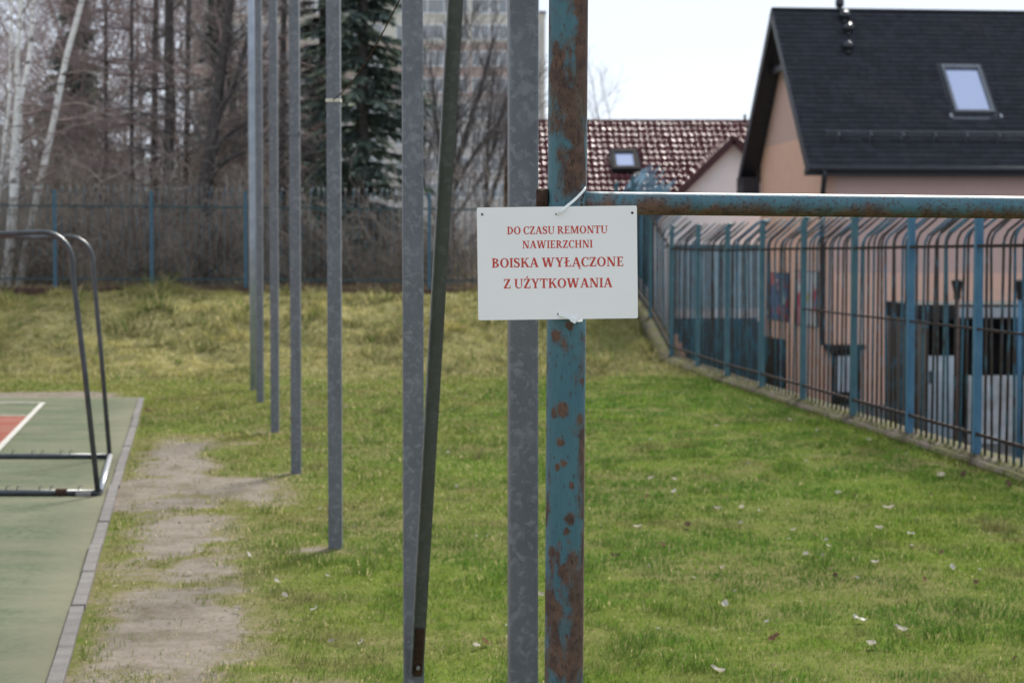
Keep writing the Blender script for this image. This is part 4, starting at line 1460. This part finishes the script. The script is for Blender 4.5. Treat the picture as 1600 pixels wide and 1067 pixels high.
def split_tree(name, loc, label, trunk_segs, crown_segs, tm, cm, group=None, nt=7, nc=3):
    o = thing(name, loc, label, 'tree', group)
    off = np.array(loc)
    V, F = tubes(trunk_segs, nt); link('trunk', fast_mesh('trunk', V - off, F, True), tm, o)
    V, F = tubes(crown_segs, nc); link('crown', fast_mesh('crown', V - off, F, True), cm, o)
    return o


def bare_tree(px, Y, H, r, label, tm, cm, seed, P=None, lean=(0, 0), name='bare_tree', z=1.0):
    rnd = random.Random(seed)
    P = dict(BARE, **(P or {}))
    b = at(px, HOR, Y); b.z = z - .15
    segs = []
    grow(segs, b, Vector((lean[0], lean[1], 1)).normalized(), H, r, 0, P, rnd)
    tr = [s for s in segs if s[2] > r * .30]; cr = [s for s in segs if s[2] <= r * .30]
    return split_tree(name, b, label, tr, cr, tm, cm)


# birches by the left edge
rnd = random.Random(3)
TWIG = dict(BARE, max=3, n=[5, 5, 4], len=[.5, .5, .5], up=[.02, -.02, -.06], wob=.14, rmin=.0045)
Yb = 39.2


def birch(paths, label, seed, nb, blen, base):
    rnd = random.Random(seed); tr, cr = [], []
    for path, r0, r1 in paths:
        s_ = []
        limb(s_, [at(x, y, Yb + dy) for x, y, dy in path], r0, r1, TWIG, rnd, nb, blen, start=.45)
        k = (len(path) - 1) * 5
        tr += s_[:k]; cr += s_[k:]
    return split_tree('birch_tree', base, label, tr, cr, M['birch'], M['bark_brown'])


birch([([(8, 452, 0), (18, 360, 0), (24, 250, 0), (30, 150, 0)], .115, .085),
       ([(30, 155, 0), (27, 100, -.1), (33, 0, -.3), (28, -160, -.4)], .055, .03),
       ([(31, 160, 0), (45, 95, .1), (52, 0, .2), (58, -170, .3)], .06, .03)], 'thick forked white birch nearest the left edge', 5, 8, 1.4, at(8, 452, Yb))
bt = birch([([(30, 452, .5), (42, 380, .5), (62, 290, .5), (84, 190, .5), (104, 90, .5), (128, 0, .5), (150, -120, .6)], .085, .05)], 'slender white birch leaning to the right', 6, 9, 1.4, at(30, 452, Yb + .5))
birch([([(-14, 452, 1.2), (-4, 340, 1.2), (6, 230, 1.2), (16, 140, 1.2), (18, 0, 1.2), (24, -150, 1.3)], .05, .03)], 'thin pale birch cut by the left edge of the view', 7, 10, 1.3, at(-14, 452, Yb + 1.2))
# long pale branches of the leaning birch
for path, r0 in (([(57, 362, .3), (100, 330, -.2), (160, 285, -.4), (205, 262, -.3), (252, 238, .1)], .028),
                 ([(160, 285, -.4), (135, 262, -.2), (112, 255, 0)], .014),
                 ([(96, 165, .5), (130, 162, .3), (172, 180, .2), (215, 172, .1), (250, 152, 0)], .022),
                 ([(106, 115, .5), (140, 112, .5), (165, 130, .4), (185, 146, .4)], .016),
                 ([(100, 120, .5), (70, 130, .5), (50, 145, .5)], .018)):
    s_ = []
    limb(s_, [at(x, y, Yb + dy) for x, y, dy in path], r0, r0 * .35, TWIG, rnd, 7, .5, 35, 2)
    V, F = tubes(s_, 5); link('branch', fast_mesh('branch', V - np.array(worigin(bt)), F, True), M['pale_branch'], bt)

# dark bare trees
def traced(paths, label, seed, nb, blen, base, tm, cm, P=None, ang=50, Y=43.0):
    rnd = random.Random(seed); tr, cr = [], []
    for path, r0, r1 in paths:
        s_ = []
        limb(s_, [at(x, y, Y + dy) for x, y, dy in path], r0, r1, dict(BARE, **(P or {})), rnd, nb, blen, ang)
        k = (len(path) - 1) * 5
        tr += s_[:k]; cr += s_[k:]
    return split_tree('bare_tree', base, label, tr, cr, tm, cm)


traced([([(316, 460, 0), (322, 290, 0), (334, 200, 0), (346, 110, 0), (356, 40, 0), (372, -120, 0)], .17, .08),
        ([(334, 200, 0), (365, 130, -.2), (392, 40, -.4), (410, -80, -.4)], .07, .03),
        ([(326, 262, 0), (352, 215, -.2), (388, 190, -.4), (420, 160, -.5)], .05, .02),
        ([(320, 300, 0), (345, 260, -.3), (385, 235, -.5), (430, 215, -.6)], .05, .02)], 'dark forked bare tree left of the row of poles', 21, 16, 1.9, at(316, 460, 43), M['bark_dark'], M['bark_grey'])
traced([([(262, 460, 2), (262, 300, 2), (266, 160, 2), (264, 60, 2), (270, -150, 2)], .15, .10)], 'straight dark trunk with short side branches behind the fence', 22, 26, 1.5, at(262, 460, 45), M['bark_dark'], M['bark_grey'], dict(up=[0, -.02, -.03]), 75)
traced([([(238, 460, 4), (241, 250, 4), (243, 60, 4), (246, -150, 4)], .10, .06)], 'thin dark trunk just left of the straight thick one', 23, 22, 1.5, at(238, 460, 47), M['bark_dark'], M['bark_grey'], dict(up=[0, -.02, -.03]), 75)
traced([([(294, 460, 5), (292, 250, 5), (294, 60, 5), (297, -150, 5)], .09, .06)], 'thin dark trunk just right of the straight thick one', 24, 22, 1.5, at(294, 460, 48), M['bark_dark'], M['bark_grey'], dict(up=[0, -.02, -.03]), 75)
traced([([(441, 460, 1), (441, 250, 1), (443, 60, 1), (445, -150, 1)], .10, .06)], 'dark tree with level side branches behind the row of poles', 25, 60, 1.7, at(441, 460, 44), M['bark_dark'], M['bark_brown'], dict(up=[0, -.02, -.03], n=[7, 5, 4]), 88)
for k, (px, Y, H, rr, nb, lab) in enumerate(((165, 46, 11, .065, 130, 'dense purple-brown larch right of the birches'), (205, 44.5, 10, .06, 130, 'dense purple-brown larch left of the thin dark trunk'),
                                             (130, 51, 12, .06, 110, 'dense larch standing further back behind the birches'), (360, 52, 12, .06, 110, 'dense brown larch behind the forked dark tree'))):
    rnd = random.Random(40 + k); s_ = []
    b = at(px, HOR, Y); b.z = .85
    limb(s_, [b, b + Vector((.05, 0, H * .5)), b + Vector((.1, 0, H))], rr, .03, dict(BARE, up=[-.01, -.04, -.06], n=[7, 6, 4], len=[.5, .45, .45], wob=.12), rnd, nb, 2.0, 82, 1, .06)
    split_tree('larch_tree', b, lab, s_[:10], s_[10:], M['bark_dark'], M['bark_brown'])
# fan-shaped bare tree in front of the flats
FAN = dict(n=[7, 5, 4], ang=[24, 28, 30], up=[.04, .06, .05], len=[.6, .55, .5], wob=.07)
traced([([(700, 470, 0), (703, 380, 0), (706, 300, 0), (722, 230, 0), (748, 150, 0), (772, 60, 0)], .13, .03),
        ([(704, 330, 0), (712, 210, .2), (716, 110, .3), (722, 40, .3)], .06, .02),
        ([(706, 300, 0), (745, 235, -.2), (780, 190, -.2), (808, 120, -.3)], .06, .02),
        ([(702, 360, 0), (690, 260, .2), (680, 170, .3), (672, 95, .4)], .05, .018),
        ([(703, 350, 0), (738, 300, .3), (768, 240, .4), (790, 150, .4)], .05, .018),
        ([(701, 390, 0), (675, 330, 0), (662, 280, 0), (650, 220, 0)], .04, .015)], 'bare tree with upswept fan of branches before the flats', 31, 18, 1.6, at(700, 470, 44), M['bark_dark'], M['bark_grey'], FAN, 26, 44.0)
traced([([(752, 470, 2), (756, 360, 2), (760, 290, 2), (764, 200, 2), (772, 110, 2)], .08, .02),
        ([(756, 350, 2), (780, 270, 2), (800, 200, 2), (822, 150, 2)], .05, .02)], 'smaller bare tree half hidden behind the white sign', 32, 18, 1.5, at(752, 470, 46), M['bark_dark'], M['bark_grey'], FAN, 28, 44.0)
b = at(925, HOR, 100)
bare_tree(918, 100, 9.0, .14, 'faint bare treetop behind the maroon roof', M['bark_grey'], M['bark_grey'], 77, dict(n=[9, 6, 5], rmin=.008), z=0)

# spruce
def spruce(px, Y, H, base_r, label, seed, z0=1.0):
    rnd = random.Random(seed)
    b = at(px, HOR, Y); b.z = z0 - .1
    o = thing('spruce_tree', b, label, 'tree')
    MB().tube([b, b + Vector((.03, 0, H * .5)), b + Vector((0, 0, H))], [.19, .11, .02], 9).build('trunk', M['bark_dark'], o)
    segs = []; TV = []; TC = []
    z = .15
    while z < H - .2:
        t = z / H
        L = base_r * (1 - t) ** .75 * rnd.uniform(.8, 1.1)
        for k in range(6):
            a = rnd.random() * 2 * math.pi
            l = L * rnd.uniform(.65, 1.12)
            p = b + Vector((0, 0, z + rnd.uniform(-.1, .1)))
            d = Vector((math.cos(a), math.sin(a), .12))
            npt = 7; prev = p
            for i in range(npt):
                u = (i + 1) / npt
                q_ = p + Vector((d.x * l * u, d.y * l * u, l * (.10 * u - .42 * u * u + .14 * u ** 3)))
                segs.append((prev, q_, .018 * (1 - u * .8), .018 * (1 - u * .9) * .9))
                if i >= 1:
                    for _ in range(10):
                        f = rnd.random(); c = prev.lerp(q_, f)
                        sa_ = rnd.choice((-1, 1)) * rnd.uniform(.3, 1.25)
                        dr_ = Vector((math.cos(a + sa_), math.sin(a + sa_), rnd.uniform(-.95, .05))).normalized()
                        ln = rnd.uniform(.2, .46) * (1.1 - .4 * u); wd = rnd.uniform(.03, .065)
                        sd_ = dr_.cross(Vector((rnd.gauss(0, .5), rnd.gauss(0, .5), 1))).normalized()
                        TV += [c + sd_ * wd, c - sd_ * wd, c + dr_ * ln * .6 - sd_ * wd * .8, c + dr_ * ln]
                        kk = rnd.uniform(.55, 1.35); col_ = (.135 * kk, .178 * kk, .16 * kk) if rnd.random() < .65 else (.19 * kk, .235 * kk, .175 * kk)
                        TC += [col_] * 4
                prev = q_
        z += rnd.uniform(.19, .27)
    V, F = tubes(segs, 3); link('branches', fast_mesh('branches', V - np.array(b), F), M['bark_dark'], o)
    TV = np.array([tuple(v) for v in TV]) - np.array(b)
    me = fast_mesh('crown', TV, np.arange(len(TV)).reshape(-1, 4))
    set_color(me, 'tint', np.array(TC))
    link('crown', me, M['needle'], o)


M['needle'] = blade_mat('spruce_needles', .35)
spruce(566, 43.5, 14.5, 1.9, 'tall dark green spruce behind the row of poles', 51)
spruce(505, 47, 12.5, 1.5, 'slimmer dark spruce left of the tall one', 52)
spruce(120, 55, 9, 1.9, 'dark spruce half hidden behind the birches', 53)
spruce(345, 58, 9, 1.7, 'dark spruce far behind the forked bare tree', 54)

# distant bare wood and thicket: one mass each
rnd = random.Random(99)
segs = []
for k in range(30):
    px = -160 + k * 22 + rnd.uniform(-12, 12); Y = rnd.uniform(56, 95)
    b = at(px, HOR, Y); b.z = .3
    grow(segs, b, Vector((rnd.gauss(0, .05), 0, 1)), rnd.uniform(9, 14) * (1 if px < 420 else .55), .09, 0, dict(BARE, n=[10, 6, 5], rmin=.009, max=3), rnd)
V, F = tubes(segs, 3)
tag(link('distant_wood', fast_mesh('distant_wood', V, F), M['bark_brown']), 'purple-grey bare wood filling the distance on the left', 'wood', kind='stuff')
segs = []
for k in range(1300):
    px = rnd.uniform(-170, 790); Y = 38.6 + rnd.random() ** 1.5 * 8
    b = at(px, HOR, Y); b.z = .92
    dens = 1.0 if px < 400 else .7
    h = rnd.uniform(.9, 2.9) * dens * (1.25 if rnd.random() < .2 else 1)
    P = dict(BARE, seg=5, n=[5, 3], max=2, rmin=.0035, wob=.24, ang=[48, 45], len=[.5, .5], up=[.03, .03, 0])
    P['from'] = [.2, .2]
    grow(segs, b, Vector((rnd.gauss(0, .6), rnd.gauss(0, .4), 1)).normalized(), h, rnd.uniform(.006, .014), 0, P, rnd)
for k in range(230):
    px = rnd.uniform(-170, 470); Y = rnd.uniform(46, 57)
    b = at(px, HOR, Y); b.z = .8
    P = dict(BARE, seg=5, n=[8, 4, 3], max=3, rmin=.005, wob=.14, ang=[40, 42, 40], len=[.45, .5, .5], up=[.03, .02, 0])
    P['from'] = [.1, .15, .2]
    grow(segs, b, Vector((rnd.gauss(0, .2), rnd.gauss(0, .2), 1)).normalized(), rnd.uniform(2.6, 5.2), rnd.uniform(.012, .025), 0, P, rnd)
V, F = tubes(segs, 3)
M['thicket'] = mottled('brushwood', (.085, .070, .064), (.34, .29, .245), 1.1, .95, lo=.43, hi=.57)
tag(link('thicket', fast_mesh('thicket', V, F), M['thicket']), 'tangled grey-brown brushwood behind the back fence', 'thicket', kind='stuff')

segs = []
for k in range(110):
    px = rnd.uniform(-170, 790); Y = rnd.uniform(38.5, 41)
    b = at(px, HOR, Y); b.z = .95
    P = dict(BARE, seg=6, n=[5, 2], max=2, rmin=.005, wob=.16, ang=[45, 40], len=[.4, .5], up=[.03, .03, 0])
    P['from'] = [.3, .2]
    grow(segs, b, Vector((rnd.gauss(0, .45), rnd.gauss(0, .2), 1)).normalized(), rnd.uniform(1.2, 3.4), rnd.uniform(.010, .021), 0, P, rnd)
V, F = tubes(segs, 4)
tag(link('saplings', fast_mesh('saplings', V, F), M['pale_branch']), 'pale thin saplings leaning among the brushwood behind the back fence', 'saplings', kind='stuff')

# ------------------------------------------------------------------ grass blades, tufts
def blades(N, ymin, ymax, power, margin):
    # sample depth with density falling with distance
    u = RNG.random(N)
    e_ = 2 - power
    Y = (ymin ** e_ + u * (ymax ** e_ - ymin ** e_)) ** (1 / e_)
    X = (RNG.random(N) * 2 - 1) * (Y * .267 + margin)
    return X, Y


X1_, Y1_ = blades(700000, 6.9, 37.0, 1.45, .9)
keep = (X1_ < xf(Y1_) - .26 + .2 * vnoise(X1_ * 3, Y1_ * 3, 2)) & ~((X1_ < xk(Y1_) + .10) & (Y1_ < 23.5))
X1_, Y1_ = X1_[keep], Y1_[keep]
D = dirt(X1_, Y1_)
nz = fnoise(X1_ * 6, Y1_ * 6, 31)
keep = RNG.random(len(X1_)) > np.clip(D * 1.35 + (nz - .5) * 1.3 * (D > .05), 0, .94)
X1_, Y1_, D = X1_[keep], Y1_[keep], D[keep]
N = len(X1_)
Z1 = gz(X1_, Y1_)
clump = fnoise(X1_ * 1.3, Y1_ * 1.3, 41); fine = fnoise(X1_ * 5, Y1_ * 5, 43); big = fnoise(X1_ * .35, Y1_ * .35, 47)
bank = smooth(26.2, 29, Y1_)
hgt = (.011 + .024 * RNG.random(N) ** 1.6) * (.5 + .9 * smooth(.3, .75, fine)) * (1 - .4 * D)
hgt *= 1 + bank * (1.0 + 4.2 * smooth(.5, .72, fnoise(X1_ * 1.7, Y1_ * 2.2, 91)))
tuft = smooth(.66, .74, fnoise(X1_ * 3.6, Y1_ * 3.0, 53)); hgt *= 1 + 1.2 * tuft
wid = np.maximum(.0028, Y1_ * .00036) * (.7 + .6 * RNG.random(N))
az = RNG.random(N) * 2 * np.pi
leanv = (.4 + 1.2 * RNG.random(N)) * hgt * (1 + .4 * bank)
dx, dy = np.cos(az), np.sin(az)
wx, wy_ = -dy * wid / 2, dx * wid / 2
base = np.stack([X1_, Y1_, Z1 - .006], -1)
v0 = base + np.stack([wx, wy_, 0 * wx], -1); v1 = base - np.stack([wx, wy_, 0 * wx], -1)
mpt = base + np.stack([dx * leanv * .35, dy * leanv * .35, hgt * .62 + .006], -1)
v2 = mpt - np.stack([wx, wy_, 0 * wx], -1) * .75; v3 = mpt + np.stack([wx, wy_, 0 * wx], -1) * .75
tip = base + np.stack([dx * leanv, dy * leanv, hgt * .95 + .006], -1)
V = np.stack([v0, v1, v2, v3, tip], 1).reshape(-1, 3)
b5 = (np.arange(N) * 5)[:, None]
F = np.concatenate([b5 + np.array([[0, 1, 2]]), b5 + np.array([[0, 2, 3]]), b5 + np.array([[3, 2, 4]])], 0)
gme = fast_mesh('grass', V, F)
right = smooth(-2.2, .8, X1_ + 2.2 * (big - .5))
green = np.array([.100, .158, .020]); lush = np.array([.056, .122, .017]); olive = np.array([.150, .155, .034]); straw = np.array([.33, .28, .15]); moss = np.array([.29, .262, .085])
c = green + (lush - green) * smooth(.40, .60, .5 * clump + .5 * fine)[:, None]
c = c + (olive - c) * (np.clip((1 - right) * .75 + .25 * (big - .3), 0, 1) * (1 - .5 * smooth(.45, .6, clump)))[:, None]
c = c + (np.array([.225, .212, .085]) - c) * (bank * .8)[:, None]
c = c + (moss - c) * (bank * smooth(.5, .66, fnoise(X1_ * .9, Y1_ * 1.4, 61)) * (1 - .6 * right))[:, None]
c = c + (np.array([.075, .085, .028]) - c) * (bank * smooth(.5, .64, fnoise(X1_ * 1.1, Y1_ * 1.6, 67)) * .9)[:, None]
c = c + (np.array([.065, .11, .02]) - c) * (tuft * .75)[:, None]
isst = RNG.random(N) < (.035 + .22 * bank + .2 * D + .18 * (1 - right) * (1 - bank))
c[isst] = straw * (0.7 + .6 * RNG.random(isst.sum()))[:, None]
c *= (.80 + .5 * fnoise(X1_ * .8, Y1_ * .8, 81))[:, None]
thatch = smooth(.60, .72, fnoise(X1_ * 2.6, Y1_ * 2.2, 83))
c = c + (np.array([.17, .14, .065]) - c) * (thatch * .6 * (1 - bank))[:, None]
c *= 1.22 * (.62 + .7 * RNG.random(N) + .3 * (fnoise(X1_ * 9, Y1_ * 7, 71) - .5))[:, None]
set_color(gme, 'tint', np.repeat(c, 5, 0))
tag(link('grass', gme, M['blade']), 'short spring grass covering the lawn and the bank', 'grass', kind='stuff')

# dry grass standing on the back plinth and weeds along the fence foot
V, C = [], []
rnd = random.Random(8)
for k in range(7200):
    if k < 3600:
        px = rnd.uniform(-120, 945); b = bbase(px); c0 = b + Vector((rnd.uniform(-.1, .1), rnd.uniform(-.05, .7), .07))
        h = rnd.uniform(.05, .20) * (.4 + 1.2 * float(vnoise(px * .02, 3, 5)))
        colr = (.26, .195, .125)
    else:
        Y = rnd.uniform(13, 36); x = float(xf(Y)) - rnd.uniform(.0, .34); c0 = Vector((x, Y, gzs(x, Y) + (.04 if xf(Y) - x < .14 else 0)))
        h = rnd.uniform(.015, .075); colr = (.10, .09, .035) if rnd.random() < .6 else (.06, .085, .015)
    a = rnd.random() * 6.28; w = .012 if k < 3600 else .006
    d_ = Vector((math.cos(a), math.sin(a), 0)); s_ = Vector((-d_.y, d_.x, 0)) * w
    V += [c0 + s_, c0 - s_, c0 + d_ * h * rnd.uniform(.2, .9) + Vector((0, 0, h))]
    kk = rnd.uniform(.7, 1.3); C += [tuple(x * kk for x in colr)] * 3
me = fast_mesh('dry_grass', np.array([tuple(v) for v in V]), np.arange(len(V)).reshape(-1, 3)); set_color(me, 'tint', np.array(C))
tag(link('dry_grass', me, M['blade']), 'dry weeds along the foot of both fences', 'grass', kind='stuff')

# ------------------------------------------------------------------ fallen leaves and scraps on the lawn
def leaf_mesh(size, colr, seed, curl):
    rnd = random.Random(seed)
    n = 8; vs = []
    for i in range(n):
        t = i / (n - 1)
        w = size * .34 * math.sin(math.pi * min(t * .95 + .04, 1)) * rnd.uniform(.8, 1.15)
        for s in (-1, 0, 1):
            vs.append(((t - .5) * size, s * w, curl * size * (abs(s) * .45 + (t - .5) ** 2 * 1.2) + rnd.uniform(-.004, .006)))
    fs = [(3 * i + j, 3 * i + j + 1, 3 * i + j + 4, 3 * i + j + 3) for i in range(n - 1) for j in range(2)]
    me = MB().add(vs, fs, True).mesh('fallen_leaf')
    set_color(me, 'tint', np.tile(np.array(colr), (len(vs), 1)))
    me.materials.append(M['leaf']); return me


pale_l = [leaf_mesh(.050, (.54, .50, .45), 1, .35), leaf_mesh(.042, (.43, .38, .32), 2, .5), leaf_mesh(.046, (.60, .57, .53), 3, .25), leaf_mesh(.052, (.50, .45, .38), 6, .4)]
brown_l = [leaf_mesh(.052, (.20, .115, .07), 4, .4), leaf_mesh(.045, (.11, .075, .055), 5, .55)]
spots = [(1343, 971, 0, 1.25), (1132, 947, 0, .9), (1388, 800, 0, 1.25), (1120, 800, 0, 1.0), (1372, 830, 0, 1.0), (1422, 839, 0, 1.0), (1075, 828, 1, 1.3), (996, 828, 0, .9), (962, 874, 1, 1.0),
         (1018, 748, 0, 1.0), (1054, 751, 0, 1.0), (1053, 772, 0, 1.0), (1160, 798, 0, .9), (1130, 893, 0, .8), (1120, 1056, 0, 1.0), (1212, 1000, 1, 1.1), (1406, 988, 0, 1.0), (1360, 1014, 0, 1.1),
         (1366, 887, 0, .8), (1487, 892, 0, .9), (1443, 912, 1, .8), (1307, 905, 1, .8), (1260, 873, 0, .7), (1240, 832, 0, .7), (1310, 772, 0, .8), (1357, 692, 0, 1.1), (1233, 658, 0, .9),
         (1120, 667, 0, .9), (1470, 750, 0, 1.5), (1505, 748, 1, 1.3), (1574, 763, 1, 1.5), (1523, 917, 1, .9), (1010, 780, 1, .8), (1035, 857, 1, .9), (372, 958, 0, .9), (388, 873, 0, .8), (445, 938, 0, .7),
         (432, 914, 0, .7), (540, 640, 0, .9), (700, 710, 0, .8), (757, 1010, 1, 1.0), (744, 1016, 0, .8), (846, 935, 0, .8), (492, 960, 0, .8), (100, 660, 1, 1), (230, 645, 1, 1.4), (565, 1010, 0, .7), (500, 800, 0, .6)]
for i, (px, py, kind, s) in enumerate(spots):
    d = ray(px, py); p = CAMP + d * (CAM_H / -d.z)
    if p.x < xk(p.y) + .1 and p.y < 23.5: continue
    p.z = gzs(p.x, p.y) + .017
    o = link('fallen_leaf', random.choice(brown_l if kind else pale_l), None, None, p)
    o.rotation_euler = (random.gauss(.15, .35), random.gauss(0, .35), random.random() * 6.28)
    s *= 1.2
    o.scale = (s, s, s)
    tag(o, 'brown curled leaf lying on the lawn' if kind else 'pale dry leaf scrap lying on the lawn', 'leaf', 'brown leaves on the lawn' if kind else 'pale leaf scraps on the lawn')
# smaller bits nobody could count
V, C = [], []
rnd = random.Random(12)
for k in range(650):
    Y = 7 + 26 * rnd.random() ** 1.3; x = rnd.uniform(-1, 1) * (Y * .267 + .8)
    if x > xf(Y) - .2 or (x < xk(Y) + .12 and Y < 23.6): continue
    s = rnd.uniform(.006, .019); a = rnd.random() * 6.28
    z = gzs(x, Y) + rnd.uniform(.012, .045)
    d_ = Vector((math.cos(a) * s, math.sin(a) * s, rnd.uniform(-.6, .6) * s)); e_ = Vector((-math.sin(a) * s * .6, math.cos(a) * s * .6, rnd.uniform(-.4, .8) * s))
    c0 = Vector((x, Y, z)); V += [c0 - d_, c0 + e_, c0 + d_, c0 - e_]
    kk = rnd.uniform(.6, 1.1); colr = (.42, .39, .34) if rnd.random() < .5 else (.17, .105, .065)
    C += [tuple(q_ * kk for q_ in colr)] * 4
me = fast_mesh('leaf_litter', np.array([tuple(v) for v in V]), np.arange(len(V)).reshape(-1, 4)); set_color(me, 'tint', np.array(C))
tag(link('leaf_litter', me, M['leaf']), 'tiny pale and brown scraps strewn through the grass', 'litter', kind='stuff')
